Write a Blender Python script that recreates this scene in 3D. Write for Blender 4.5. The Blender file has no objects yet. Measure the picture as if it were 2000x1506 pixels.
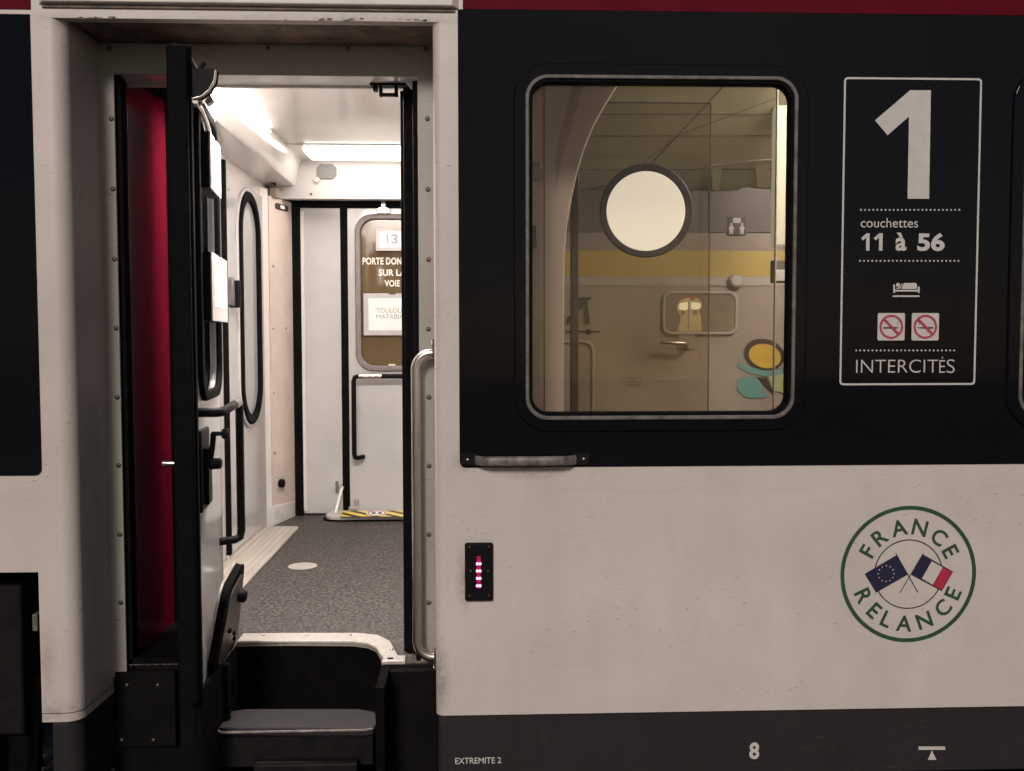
import bpy, math, random
from mathutils import Vector, Matrix
R = math.radians
random.seed(7)
sc = bpy.context.scene
COL = sc.collection

# ------------------------------------------------------------------ camera
F_PX, W_PX, H_PX = 1850.0, 2000.0, 1506.0
PITCH, YAW, ROLL = R(-2.8463), R(2.1795), R(-0.089)
CAM = Vector((0.0, -3.08, 1.75))
_fw = Vector((math.sin(YAW)*math.cos(PITCH), math.cos(YAW)*math.cos(PITCH), math.sin(PITCH)))
_r0 = Vector((math.cos(YAW), -math.sin(YAW), 0))
_u0 = _r0.cross(_fw)
_ri = _r0*math.cos(ROLL) + _u0*math.sin(ROLL)
_up = -_r0*math.sin(ROLL) + _u0*math.cos(ROLL)
cam_d = bpy.data.cameras.new('camera'); cam = bpy.data.objects.new('camera', cam_d); COL.objects.link(cam)
cam_d.sensor_width = 36; cam_d.lens = 36*F_PX/W_PX; cam_d.clip_start = .05; cam_d.clip_end = 500
m = Matrix((_ri, _up, -_fw)).transposed().to_4x4(); m.translation = CAM
cam.matrix_world = m
sc.camera = cam

# ------------------------------------------------------------------ light of the night platform
SUN_EL, SUN_AZ = R(29), R(-12)          # soft light from above, behind the camera, a little from the left
wd = bpy.data.worlds.new('World'); sc.world = wd; wd.use_nodes = True
nt = wd.node_tree; nt.nodes.clear()
sky = nt.nodes.new('ShaderNodeTexSky'); sky.sky_type = 'NISHITA'; sky.sun_disc = False
sky.sun_elevation = SUN_EL; sky.sun_rotation = R(180) + SUN_AZ
bg = nt.nodes.new('ShaderNodeBackground'); bg.inputs['Strength'].default_value = .034
wo = nt.nodes.new('ShaderNodeOutputWorld')
nt.links.new(sky.outputs[0], bg.inputs[0]); nt.links.new(bg.outputs[0], wo.inputs[0])
sd = bpy.data.lights.new('sun', 'SUN'); sd.energy = 2.28; sd.angle = R(12); sd.color = (1, .905, .825)
sun = bpy.data.objects.new('sun', sd); COL.objects.link(sun)
to_sun = Vector((math.sin(SUN_AZ)*math.cos(SUN_EL), -math.cos(SUN_AZ)*math.cos(SUN_EL), math.sin(SUN_EL)))
sun.rotation_euler = to_sun.to_track_quat('Z', 'Y').to_euler(); sun.location = to_sun*20
sc.view_settings.view_transform = 'Standard'; sc.view_settings.look = 'None'
sc.view_settings.exposure = 0; sc.view_settings.gamma = 1
sc.cycles.max_bounces = 10; sc.cycles.transparent_max_bounces = 16
sc.cycles.sample_clamp_indirect = 6

# ------------------------------------------------------------------ where a point of the photograph lies on a real plane
def ray(px, py):
    return _fw*F_PX + _ri*(px-W_PX/2) - _up*(py-H_PX/2)
def hit(px, py, p, n):
    d = ray(px, py); p = Vector(p); n = Vector(n)
    return CAM + d*((p-CAM).dot(n)/d.dot(n))
def at(px, py, y=0.0): return hit(px, py, (0, y, 0), (0, 1, 0))
def atz(px, py, z): return hit(px, py, (0, 0, z), (0, 0, 1))
def atx(px, py, x): return hit(px, py, (x, 0, 0), (1, 0, 0))
def prect(a, b, c, d, y=0.0):
    return at(a, (b+d)/2, y).x, at(c, (b+d)/2, y).x, at((a+c)/2, d, y).z, at((a+c)/2, b, y).z

# ------------------------------------------------------------------ materials
def nodes(name):
    mt = bpy.data.materials.new(name); mt.use_nodes = True
    n = mt.node_tree; return mt, n, n.nodes['Principled BSDF']
def mixc(n, fac, a, b):
    mx = n.nodes.new('ShaderNodeMix'); mx.data_type = 'RGBA'
    if hasattr(fac, 'links'): n.links.new(fac, mx.inputs[0])
    else: mx.inputs[0].default_value = fac
    for i, v in ((6, a), (7, b)):
        if hasattr(v, 'links'): n.links.new(v, mx.inputs[i])
        else: mx.inputs[i].default_value = (*v, 1)
    return mx.outputs[2]
def math_(n, op, a, b=0.0, clamp=False):
    q = n.nodes.new('ShaderNodeMath'); q.operation = op; q.use_clamp = clamp
    for i, v in ((0, a), (1, b)):
        if hasattr(v, 'links'): n.links.new(v, q.inputs[i])
        else: q.inputs[i].default_value = v
    return q.outputs[0]
def coords(n, scale=(1, 1, 1), rot=(0, 0, 0)):
    t = n.nodes.new('ShaderNodeTexCoord'); mp = n.nodes.new('ShaderNodeMapping')
    mp.inputs['Scale'].default_value = scale; mp.inputs['Rotation'].default_value = rot
    n.links.new(t.outputs['Object'], mp.inputs['Vector']); return mp.outputs[0]
def noise(n, vec, scale, detail=4, rough=.55):
    q = n.nodes.new('ShaderNodeTexNoise'); q.inputs['Scale'].default_value = scale
    q.inputs['Detail'].default_value = detail; q.inputs['Roughness'].default_value = rough
    n.links.new(vec, q.inputs['Vector']); return q.outputs[0]
def ramp(n, v, lo, hi):
    q = n.nodes.new('ShaderNodeMapRange'); q.inputs[1].default_value = lo; q.inputs[2].default_value = hi
    n.links.new(v, q.inputs[0]); return q.outputs[0]
def bump(n, b, h, strength, dist):
    q = n.nodes.new('ShaderNodeBump'); q.inputs['Strength'].default_value = strength; q.inputs['Distance'].default_value = dist
    n.links.new(h, q.inputs['Height']); n.links.new(q.outputs[0], b.inputs['Normal'])
def plain(name, c, rough=.4, metal=0.0, var=.12, scale=18, coat=0.0, bmp=0.0, spec=.5):
    mt, n, b = nodes(name)
    v = coords(n); k = noise(n, v, scale, 2.5)
    dark = tuple(x*(1-var*1.6) for x in c); lite = tuple(min(1, x*(1+var)) for x in c)
    n.links.new(mixc(n, ramp(n, k, .3, .7), dark, lite), b.inputs['Base Color'])
    b.inputs['Roughness'].default_value = rough
    b.inputs['Metallic'].default_value = metal; b.inputs['Coat Weight'].default_value = coat
    b.inputs['Coat Roughness'].default_value = .08; b.inputs['Specular IOR Level'].default_value = spec
    if bmp: bump(n, b, noise(n, v, 90, 3), bmp, .004)
    return mt
def emitter(name, c, s):
    mt, n, b = nodes(name)
    b.inputs['Base Color'].default_value = (*[x*.35 for x in c], 1); b.inputs['Emission Color'].default_value = (*c, 1)
    b.inputs['Emission Strength'].default_value = s; b.inputs['Roughness'].default_value = .4; return mt
def glass(name, tint, refl=.10, rough=.0, blend=.25):
    mt = bpy.data.materials.new(name); mt.use_nodes = True; n = mt.node_tree; n.nodes.clear()
    o = n.nodes.new('ShaderNodeOutputMaterial'); tr = n.nodes.new('ShaderNodeBsdfTransparent'); gl = n.nodes.new('ShaderNodeBsdfGlossy')
    tr.inputs[0].default_value = (*tint, 1); gl.inputs['Roughness'].default_value = rough
    lw = n.nodes.new('ShaderNodeLayerWeight'); lw.inputs[0].default_value = blend
    f = math_(n, 'MULTIPLY_ADD', lw.outputs['Fresnel'], .7 if refl > .5 else .35); f.node.inputs[2].default_value = refl*.3
    mx = n.nodes.new('ShaderNodeMixShader'); n.links.new(f, mx.inputs[0]); n.links.new(tr.outputs[0], mx.inputs[1])
    n.links.new(gl.outputs[0], mx.inputs[2]); n.links.new(mx.outputs[0], o.inputs[0]); return mt

def coach_paint(name, base, grime, stain=0.0, spec=.5):
    """off-white carriage paint: soft dirt patches, brush scratches, little chips"""
    mt, n, b = nodes(name); v = coords(n); b.inputs['Specular IOR Level'].default_value = spec
    soft = ramp(n, noise(n, coords(n, (1.2, 1, .8)), 2.2, 6, .6), .35, .75)
    col = mixc(n, math_(n, 'MULTIPLY', soft, .8), base, tuple(x*.76 for x in base))
    wash = ramp(n, noise(n, coords(n, (3, 3, .7), (0, R(14), 0)), 5, 6, .7), .45, .8)
    col = mixc(n, math_(n, 'MULTIPLY', wash, .6), col, tuple(x*y for x, y in zip(base, (.86, .83, .80))))
    fine = ramp(n, noise(n, v, 320, 3, .6), .35, .7)
    col = mixc(n, math_(n, 'MULTIPLY', fine, .16), col, tuple(x*.75 for x in base))
    # short level scratches
    s1 = ramp(n, noise(n, coords(n, (11, 11, 80), (0, R(-6), 0)), 2.6, 3, .6),   .63, .685)
    s2 = ramp(n, noise(n, v, 3.1, 2), .45, .62)
    col = mixc(n, math_(n, 'MULTIPLY', math_(n, 'MULTIPLY', s1, s2), .75), col, grime)
    # hairline arcs left by the washing brushes
    w = n.nodes.new('ShaderNodeTexWave'); w.wave_type = 'RINGS'; w.inputs['Scale'].default_value = 2.1
    w.inputs['Distortion'].default_value = 3; w.inputs['Detail'].default_value = 3
    n.links.new(v, w.inputs['Vector'])
    arcs = math_(n, 'MULTIPLY', ramp(n, w.outputs[1], .985, 1.0), ramp(n, noise(n, v, 2.0, 2), .5, .7))
    col = mixc(n, math_(n, 'MULTIPLY', arcs, .10), col, grime)
    # chips
    ch = math_(n, 'MULTIPLY', ramp(n, noise(n, v, 60, 3, .7), .70, .73), ramp(n, noise(n, v, 4, 3), .5, .65))
    col = mixc(n, math_(n, 'MULTIPLY', ch, .8), col, (.05, .03, .02))
    for cx, cz, rx, rz, k in SMUDGES_AND_SHADOW:
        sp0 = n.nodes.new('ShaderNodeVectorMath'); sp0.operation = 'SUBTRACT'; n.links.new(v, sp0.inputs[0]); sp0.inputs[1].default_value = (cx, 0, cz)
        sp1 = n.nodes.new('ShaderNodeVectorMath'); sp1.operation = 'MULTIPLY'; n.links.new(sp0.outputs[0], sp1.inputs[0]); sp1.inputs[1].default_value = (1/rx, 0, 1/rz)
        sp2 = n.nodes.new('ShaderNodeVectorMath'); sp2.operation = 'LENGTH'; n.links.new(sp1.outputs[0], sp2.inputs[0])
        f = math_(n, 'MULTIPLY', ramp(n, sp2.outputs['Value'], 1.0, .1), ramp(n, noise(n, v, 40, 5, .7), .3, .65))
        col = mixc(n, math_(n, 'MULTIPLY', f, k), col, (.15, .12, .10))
    if stain:                             # brown brake-dust streaks that gather in the doorway corner
        st = ramp(n, noise(n, coords(n, (9, 9, 2.2)), 1.8, 8, .72), .40, .72)
        sp = n.nodes.new('ShaderNodeSeparateXYZ'); n.links.new(v, sp.inputs[0])
        where = math_(n, 'ADD', math_(n, 'ADD', math_(n, 'MULTIPLY', ramp(n, sp.outputs[1], .001, .02), .3), ramp(n, sp.outputs[1], .030, .10)), math_(n, 'MULTIPLY', ramp(n, sp.outputs[2], 2.3, 2.8), ramp(n, sp.outputs[1], .002, .03)), True)
        st = math_(n, 'MULTIPLY_ADD', st, .6); st.node.inputs[2].default_value = .4
        col = mixc(n, math_(n, 'MULTIPLY', math_(n, 'MULTIPLY', st, where), stain), col, (.17, .115, .095))
    n.links.new(col, b.inputs['Base Color'])
    n.links.new(ramp(n, noise(n, v, 7, 5), 0, 1), b.inputs['Roughness'])
    rr_ = b.inputs['Roughness'].links[0].from_node; rr_.inputs[3].default_value = .30; rr_.inputs[4].default_value = .62
    bump(n, b, noise(n, coords(n, (1, 1, 1)), 6, 3), .12, .004)
    return mt

SMUDGES_AND_SHADOW = [(at(1035, 915).x, at(1035, 915).z, .15, .045, .8), (at(908, 900).x, at(908, 900).z, .05, .05, .7), (at(908, 1130).x, at(908, 1130).z, .035, .13, .7), (at(862, 1330).x, at(862, 1330).z, .035, .16, .75), (at(95, 1395).x, at(95, 1390).z, .2, .06, .55), (at(90, 1290).x, at(90, 1290).z, .04, .15, .5), (at(120, 40).x, at(120, 40).z, .12, .03, .5), (at(700, 38).x, at(700, 38).z, .8, .02, .5)]  # first patch paints the hand bar's soft shadow; the others are grime
M = {}
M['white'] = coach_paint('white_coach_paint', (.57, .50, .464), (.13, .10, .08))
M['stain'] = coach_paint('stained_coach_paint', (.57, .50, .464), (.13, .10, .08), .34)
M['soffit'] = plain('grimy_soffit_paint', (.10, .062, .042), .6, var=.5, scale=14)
M['plate'] = coach_paint('grey_door_surround_paint', (.30, .282, .252), (.10, .08, .06))
M['black'] = plain('black_gloss_coach_paint', (.0044, .0044, .0064), .06, var=.05, scale=5, spec=.12)
M['red'] = plain('dark_red_roof_paint', (.095, .0030, .010), .6, var=.1, scale=6, spec=.05)
M['doorred'] = plain('red_door_paint', (.085, .0030, .011), .16, var=.05, scale=5, coat=.5)
M['skirt'] = coach_paint('charcoal_skirt_paint', (.026, .0232, .0242), (.06, .052, .045), 0, .12)
M['rubber'] = plain('black_rubber', (.0045, .0045, .005), .7, var=.2, spec=.04)
M['apron'] = plain('dark_apron_paint', (.0045, .004, .004), .85, var=.25, scale=9, spec=.1)
M['dark'] = plain('sooty_dark_metal', (.006, .0052, .005), .8, var=.35, spec=.2)
M['void'] = plain('unlit_underframe_black', (.004, .0035, .0035), .9, var=.2, spec=.05)
M['handlegrey'] = plain('dark_grey_handle', (.075, .068, .07), .4, var=.05)
M['grip'] = plain('black_plastic_grip', (.0075, .007, .008), .42, var=.15, spec=.06)
M['steel'] = plain('brushed_steel', (.55, .50, .46), .27, metal=1, var=.05, scale=12)
M['alu'] = plain('weathered_aluminium_trim', (.125, .11, .10), .6, metal=.1, var=.25, scale=30)
M['bolt'] = plain('dirty_screw_metal', (.10, .085, .07), .45, metal=.7, var=.3, scale=60)
M['marking'] = plain('off_white_marking_film', (.49, .46, .43), .5, var=.05, scale=20)
M['green'] = plain('green_marking_film', (.013, .058, .027), .5, var=.10, scale=20)
M['navy'] = plain('navy_marking_film', (.008, .0065, .034), .5, var=.10, scale=20)
M['flagred'] = plain('red_marking_film', (.40, .016, .045), .5, var=.10, scale=20)
M['thin'] = plain('dark_marking_line', (.05, .045, .04), .5, var=.10)
M['banred'] = plain('prohibition_red_film', (.36, .03, .07), .5, var=.08)
M['inwhite'] = plain('white_laminate', (.72, .685, .655), .17, var=.035, scale=4, coat=.25)
M['headwhite'] = plain('off_white_head_panel', (.46, .44, .42), .3, var=.03, scale=4)
M['ceil'] = plain('glossy_white_ceiling', (.60, .57, .54), .16, var=.03, scale=4)
M['ingrey'] = plain('pale_grey_door_laminate', (.53, .512, .508), .16, var=.04, scale=4, coat=.3)
M['pink'] = plain('pinkish_beige_laminate', (.66, .55, .50), .30, var=.05, scale=5)
M['leafwhite'] = plain('glossy_door_lining', (.56, .535, .52), .10, var=.05, scale=5, coat=.5)
M['lamp'] = emitter('lit_lamp_diffuser', (1.0, .91, .83), 10)
M['fill_lamp'] = emitter('unseen_fill_lamp_diffuser', (1.0, .92, .855), 112)
M['sidelamp'] = emitter('lit_side_lamp_diffuser', (1.0, .91, .83), 17)
M['globe'] = emitter('lit_opal_disc', (1.0, .88, .72), .88)
M['roomlamp'] = emitter('lit_compartment_lamp', (1.0, .94, .87), 92)
M['led'] = emitter('lit_red_led', (1.0, .22, .42), 6)
M['ledoff'] = emitter('half_lit_red_led', (.75, .004, .14), .16)
M['cream'] = emitter('lit_cream_light_panel', (1.0, .90, .66), .32)
M['reflected_glow'] = emitter('reflected_lamp_glow', (1.0, .88, .62), .9)  # lights mirrored in the pane, put in as small glowing plates
M['warmview'] = plain('warm_cream_reflection', (.62, .50, .26), .5, var=.08, scale=30)
M['glass'] = glass('window_glass', (.84, .828, .80), .05)
M['clear'] = glass('clear_door_glass', (.66, .66, .66), 1.1, .02, .55)
M['smoked'] = glass('tinted_partition_glass', (.90, .885, .83), .05)
M['pane'] = plain('bronze_tinted_pane', (.125, .082, .042), .05, var=.05, scale=4, spec=.7)
M['milk'] = plain('milky_grey_pane', (.40, .40, .40), .10, var=.03, scale=3)
M['grille'] = plain('grey_speaker_grille', (.13, .122, .115), .5, var=.04)
M['holder'] = plain('light_grey_plastic', (.50, .47, .46), .35, var=.05)
M['paper'] = plain('white_paper', (.86, .84, .82), .7, var=.02)
M['print'] = plain('grey_print', (.34, .31, .29), .7, var=.05)
M['glasstext'] = plain('white_film_lettering', (.80, .77, .72), .5, var=.03)
M['yellow'] = plain('yellow_film', (.75, .56, .05), .4, var=.08)
M['strip'] = plain('ribbed_light_sill', (.60, .55, .50), .45, var=.12, scale=25)
M['tread'] = plain('worn_grey_rubber_tread', (.019, .016, .0155), .85, var=.25, scale=60, bmp=.3)
M['nosing'] = plain('cream_metal_nosing', (.46, .42, .385), .35, metal=.2, var=.10, scale=60)
M['olive'] = plain('olive_ceiling_panel', (.42, .39, .26), .6, var=.06, scale=3)
M['seam'] = plain('dark_panel_seam', (.10, .085, .05), .6, var=.1)
M['brown'] = plain('brown_grey_panel', (.115, .085, .073), .45, var=.10, scale=6)
M['taupe'] = plain('taupe_panel', (.27, .215, .185), .45, var=.06, scale=5)
M['mustard'] = plain('mustard_stripe', (.43, .31, .085), .45, var=.05, scale=5)
M['palegrey'] = plain('pale_warm_grey_panel', (.40, .345, .30), .45, var=.05, scale=4)
M['lowergrey'] = plain('grey_beige_lower_panel', (.32, .27, .235), .40, var=.06, scale=4)
M['bronze'] = plain('bronze_post', (.052, .038, .032), .4, var=.15)
M['beige'] = plain('rose_beige_partition', (.46, .375, .32), .45, var=.05, scale=4)
M['beige2'] = plain('deep_rose_partition', (.36, .255, .205), .45, var=.05, scale=4)
M['teal'] = plain('turquoise_film', (.13, .29, .27), .5, var=.06)
M['lime'] = plain('pale_green_film', (.36, .40, .18), .5, var=.06)
M['mirror'] = plain('brownish_reflected_pane', (.26, .215, .16), .2, metal=.3, var=.1)
M['ochre'] = plain('ochre_film', (.55, .36, .06), .4, var=.06)

def carpet():
    mt, n, b = nodes('speckled_grey_floor'); v = coords(n)
    a = noise(n, v, 68, 2.5, .65); c2 = noise(n, v, 190, 2, .6)
    col = mixc(n, ramp(n, a, .42, .60), (.0045, .004, .004), (.092, .079, .074))
    col = mixc(n, ramp(n, c2, .58, .66), col, (.13, .113, .105))
    col = mixc(n, ramp(n, noise(n, v, 62, 2), .56, .62), col, (.010, .009, .009))
    col = mixc(n, math_(n, 'MULTIPLY', ramp(n, noise(n, v, 3, 4), .3, .7), .25), col, (.05, .043, .04))
    n.links.new(col, b.inputs['Base Color']); b.inputs['Roughness'].default_value = .65
    bump(n, b, a, .4, .003); return mt
M['floor'] = carpet()
def hazard():
    mt, n, b = nodes('yellow_black_hazard_film')
    w = n.nodes.new('ShaderNodeTexWave'); w.inputs['Scale'].default_value = 3.5
    n.links.new(coords(n, (1, 1.0, 1), (0, 0, R(-42))), w.inputs['Vector'])
    n.links.new(mixc(n, ramp(n, w.outputs[1], .36, .40), (.006, .006, .005), (.80, .60, .07)), b.inputs['Base Color'])
    b.inputs['Roughness'].default_value = .4; return mt
M['hazard'] = hazard()
def ribbed():
    mt, n, b = nodes('ribbed_cream_sill'); v = coords(n)
    w = n.nodes.new('ShaderNodeTexWave'); w.inputs['Scale'].default_value = 9; n.links.new(v, w.inputs['Vector'])
    c = mixc(n, ramp(n, noise(n, coords(n, (30, 1.5, 1)), 2, 5), .35, .7), (.36, .325, .29), (.50, .46, .41))
    n.links.new(mixc(n, math_(n, 'MULTIPLY', ramp(n, w.outputs[1], .25, .0), .5), c, (.25, .22, .19)), b.inputs['Base Color'])
    b.inputs['Roughness'].default_value = .42; bump(n, b, w.outputs[1], .5, .004); return mt
M['ribbed'] = ribbed()
def gravel():
    mt, n, b = nodes('oily_ballast'); v = coords(n)
    n.links.new(mixc(n, ramp(n, noise(n, v, 14, 5), .35, .65), (.02, .017, .014), (.10, .085, .07)), b.inputs['Base Color'])
    b.inputs['Roughness'].default_value = .9; bump(n, b, noise(n, v, 18, 4), 1, .05); return mt
M['gravel'] = gravel()
M['stone'] = plain('ballast_stone', (.20, .16, .13), .8, var=.4, scale=20)
M['asphalt'] = plain('platform_asphalt', (.07, .065, .06), .8, var=.2, scale=25)

# ------------------------------------------------------------------ object helpers
def link(name, me, mat=None, parent=None, loc=None):
    o = bpy.data.objects.new(name, me); COL.objects.link(o)
    if mat is not None and me is not None:
        me.materials.clear(); me.materials.append(mat)
    if loc is not None: o.location = loc
    if parent is not None:
        o.parent = parent; o.matrix_parent_inverse = wm(parent).inverted()
    return o
def wm(o):
    t = Matrix.Translation(o.location)
    return t if o.parent is None else wm(o.parent) @ o.matrix_parent_inverse @ t
def thing(name, loc, label, cat, group=None, kind=None):
    o = bpy.data.objects.new(name, None); o.empty_display_size = .1; COL.objects.link(o); o.location = loc
    o['label'] = label; o['category'] = cat
    if group: o['group'] = group
    return o
def struct(o, kind='structure'): o['kind'] = kind; return o
def bevel(o, w, seg=2, ang=35):
    q = o.modifiers.new('bevel', 'BEVEL'); q.width = w; q.segments = seg; q.limit_method = 'ANGLE'; q.angle_limit = R(ang)
    return o
XZ = lambda a, b, t: (a, t, b)        # drawn on a wall, t = depth
XY = lambda a, b, t: (a, b, t)        # drawn on a floor, t = height
YZ = lambda a, b, t: (t, a, b)        # drawn on an end wall, t = x
def finish(me, ang=35):
    for p in me.polygons: p.use_smooth = True
    me.set_sharp_from_angle(angle=R(ang)); return me
def plate(name, loops, t0, t1, mat, parent=None, F=XZ, bev=0.0, seg=2):
    """flat plate with any outline and holes, thickness t0..t1"""
    cu = bpy.data.curves.new(name, 'CURVE'); cu.dimensions = '2D'; cu.fill_mode = 'BOTH'
    if loops and not hasattr(loops[0][0], '__len__'): loops = [loops]
    for lp in loops:
        s = cu.splines.new('POLY'); s.points.add(len(lp)-1); s.use_cyclic_u = True
        for p, c in zip(s.points, lp): p.co = (c[0], c[1], 0, 1)
    cu.extrude = max(1e-5, (t1-t0)/2-bev)
    if bev: cu.bevel_depth = bev; cu.bevel_resolution = seg; cu.offset = -bev
    ob = bpy.data.objects.new('draft', cu)
    me = bpy.data.meshes.new_from_object(ob)
    bpy.data.objects.remove(ob); bpy.data.curves.remove(cu)
    mid = (t0+t1)/2
    for v in me.vertices: v.co = F(v.co.x, v.co.y, v.co.z+mid)
    me.name = name
    return link(name, finish(me), mat, parent)
class MB:
    def __init__(s): s.v = []; s.f = []
    def add(s, vs, fs):
        k = len(s.v); s.v += [tuple(v) for v in vs]; s.f += [[i+k for i in f] for f in fs]; return s
    def box(s, x0, x1, y0, y1, z0, z1, F=None):
        vs = [(x, y, z) for z in (z0, z1) for y in (y0, y1) for x in (x0, x1)]
        if F: vs = [F(*v) for v in vs]
        return s.add(vs, [(0, 2, 3, 1), (4, 5, 7, 6), (0, 1, 5, 4), (2, 6, 7, 3), (0, 4, 6, 2), (1, 3, 7, 5)])
    def hexa(s, b, t):
        return s.add(list(b)+list(t), [(3, 2, 1, 0), (4, 5, 6, 7), (0, 1, 5, 4), (1, 2, 6, 5), (2, 3, 7, 6), (3, 0, 4, 7)])
    def sweep(s, prof, z0, z1):
        n = len(prof)
        return s.add([(x, y, z0) for x, y in prof]+[(x, y, z1) for x, y in prof], [(i, i+1, n+i+1, n+i) for i in range(n-1)])
    def tube(s, pts, r, seg=14, cap=True):
        pts = [Vector(p) for p in pts]; n = len(pts); rs = r if hasattr(r, '__len__') else [r]*n
        tan = [(pts[min(i+1, n-1)]-pts[max(i-1, 0)]).normalized() for i in range(n)]
        ref = Vector((0, 0, 1)) if abs(tan[0].z) < .9 else Vector((1, 0, 0))
        u = tan[0].cross(ref).normalized(); vs = []
        for i in range(n):
            u = (u - tan[i]*u.dot(tan[i])).normalized(); w = tan[i].cross(u)
            vs += [pts[i]+(u*math.cos(2*math.pi*k/seg)+w*math.sin(2*math.pi*k/seg))*rs[i] for k in range(seg)]
        fs = [(i*seg+k, i*seg+(k+1) % seg, (i+1)*seg+(k+1) % seg, (i+1)*seg+k) for i in range(n-1) for k in range(seg)]
        if cap: fs += [list(range(seg))[::-1], [(n-1)*seg+k for k in range(seg)]]
        return s.add(vs, fs)
    def build(s, name, mat, parent=None, loc=None, ang=35, bev=0):
        me = bpy.data.meshes.new(name); me.from_pydata(s.v, [], s.f); me.update(); finish(me, ang)
        o = link(name, me, mat, parent, loc)
        if bev: bevel(o, bev)
        return o
def rr(x0, x1, z0, z1, r, n=9):
    o = []
    for cx, cz, a in ((x1-r, z1-r, 0), (x0+r, z1-r, 90), (x0+r, z0+r, 180), (x1-r, z0+r, 270)):
        o += [(cx+r*math.cos(R(a+90*k/n)), cz+r*math.sin(R(a+90*k/n))) for k in range(n+1)]
    return o
def circ(cx, cz, r, n=48, rz=None): return [(cx+r*math.cos(2*math.pi*k/n), cz+(rz or r)*math.sin(2*math.pi*k/n)) for k in range(n)]
def rect(x0, x1, z0, z1): return [(x0, z0), (x1, z0), (x1, z1), (x0, z1)]
def grow(q, d): return (q[0]-d, q[1]+d, q[2]-d, q[3]+d)
def pts(ps, y=0.0): return [(at(a, b, y).x, at(a, b, y).z) for a, b in ps]
def strokeband(line, w):
    """thin closed outline around a polyline"""
    L, Rr = [], []
    for i, (x, z) in enumerate(line):
        a = line[max(i-1, 0)]; b = line[min(i+1, len(line)-1)]
        dx, dz = b[0]-a[0], b[1]-a[1]; l = math.hypot(dx, dz) or 1
        L.append((x-dz/l*w/2, z+dx/l*w/2)); Rr.append((x+dz/l*w/2, z-dx/l*w/2))
    return L+Rr[::-1]
def text_raw(s, weight=0.0, space=1.0):
    cu = bpy.data.curves.new('t', 'FONT'); cu.body = s; cu.size = 1; cu.offset = weight; cu.space_character = space; cu.resolution_u = 5
    ob = bpy.data.objects.new('draft', cu); me = bpy.data.meshes.new_from_object(ob)
    v = [(q.co.x, q.co.y) for q in me.vertices]; f = [list(p.vertices) for p in me.polygons]
    bpy.data.objects.remove(ob); bpy.data.curves.remove(cu); bpy.data.meshes.remove(me); return v, f
def text_fit(s, box, weight=0.0, space=1.0):
    v, f = text_raw(s, weight, space)
    xs = [a for a, b in v]; zs = [b for a, b in v]
    x0, x1, z0, z1 = box; k = (x1-x0)/(max(xs)-min(xs)); h = (z1-z0)/(max(zs)-min(zs))
    return [(x0+(a-min(xs))*k, z0+(b-min(zs))*h) for a, b in v], f
def flat(name, parts, t, mat, parent, F=XZ):
    mb = MB()
    for v, f in parts: mb.add([F(a, b, t) for a, b in v], f)
    return mb.build(name, mat, parent)
def screw(parent, locs, r=.0075, axis=(0, -1, 0), mat='bolt', name='screw'):
    a = Vector(axis); q = a.to_track_quat('Z', 'Y').to_matrix()
    vs, fs = [], []; n = 12
    for rad, h in ((r, -.002), (r, .0015), (r*.72, .004), (r*.25, .0046)):
        vs += [q @ Vector((rad*math.cos(2*math.pi*k/n), rad*math.sin(2*math.pi*k/n), h)) for k in range(n)]
    for j in range(3): fs += [(j*n+k, j*n+(k+1) % n, (j+1)*n+(k+1) % n, (j+1)*n+k) for k in range(n)]
    fs += [[3*n+k for k in range(n)]]
    w = q @ Vector((r*.6, 0, 0)); u = q @ Vector((0, r*.12, 0)); e = a*.0052
    vs += [w+u+e, -w+u+e, -w-u+e, w-u+e]; fs += [tuple(range(4*n, 4*n+4))]
    me = bpy.data.meshes.new(name); me.from_pydata([tuple(v) for v in vs], [], fs); me.update(); finish(me, 50)
    for l in locs: link(name, me, M[mat], parent, l)

# ------------------------------------------------------------------ key planes (metres; platform top is z = 0)
YP = .258                 # doorway surround set back in the side wall
ZF = .60                  # carriage floor
YD = 3.10                 # far door
XL = -1.295               # end wall of the vestibule
YH = 2.95                 # face of the panel above the far door
ZC = at(588, 312, YH).z
XB = -1.085  # ceiling edge above the end wall
Z_SOF = at(500, 39).z; Z_BOT = at(1400, 1389).z; Z_LEFT_BOT = at(40, 1118).z
X_A = at(71, 500).x; X_CUT = at(77, 1200).x; X_B = at(896, 500).x; X_RJ = at(848, 700).x
ZTOP = 3.35; XMIN, XMAX = -4.6, 4.6

# ------------------------------------------------------------------ setting
gm = MB().add([(-60, -60, -1.02), (60, -60, -1.02), (60, 60, -1.02), (-60, 60, -1.02)], [(0, 1, 2, 3)]).build('track_bed', M['gravel']); struct(gm)
pf = MB().box(-40, 40, -12, -.16, -1.0, 0).build('platform', M['asphalt']); struct(pf)
mb = MB()
for i in range(420):
    x = random.uniform(-4.6, -1.6); y = random.uniform(1.5, 5.5); r = random.uniform(.025, .06); c = Vector((x, y, -1.0+r*.4))
    vs = [c+Vector((random.uniform(.6, 1)*r*sx, random.uniform(.6, 1)*r*sy, random.uniform(.5, .9)*r*sz)) for sz in (-1, 1) for sy in (-1, 1) for sx in (-1, 1)]
    mb.add(vs, [(0, 2, 3, 1), (4, 5, 7, 6), (0, 1, 5, 4), (2, 6, 7, 3), (0, 4, 6, 2), (1, 3, 7, 5)])
st = mb.build('ballast_stones', M['stone'], ang=20); struct(st, 'stuff')

# ------------------------------------------------------------------ the sleeping car
coach = thing('sleeping_car', (0, 1.5, -.6), 'white and black night-train sleeping car standing at the platform with its folding door open', 'train car')

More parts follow.
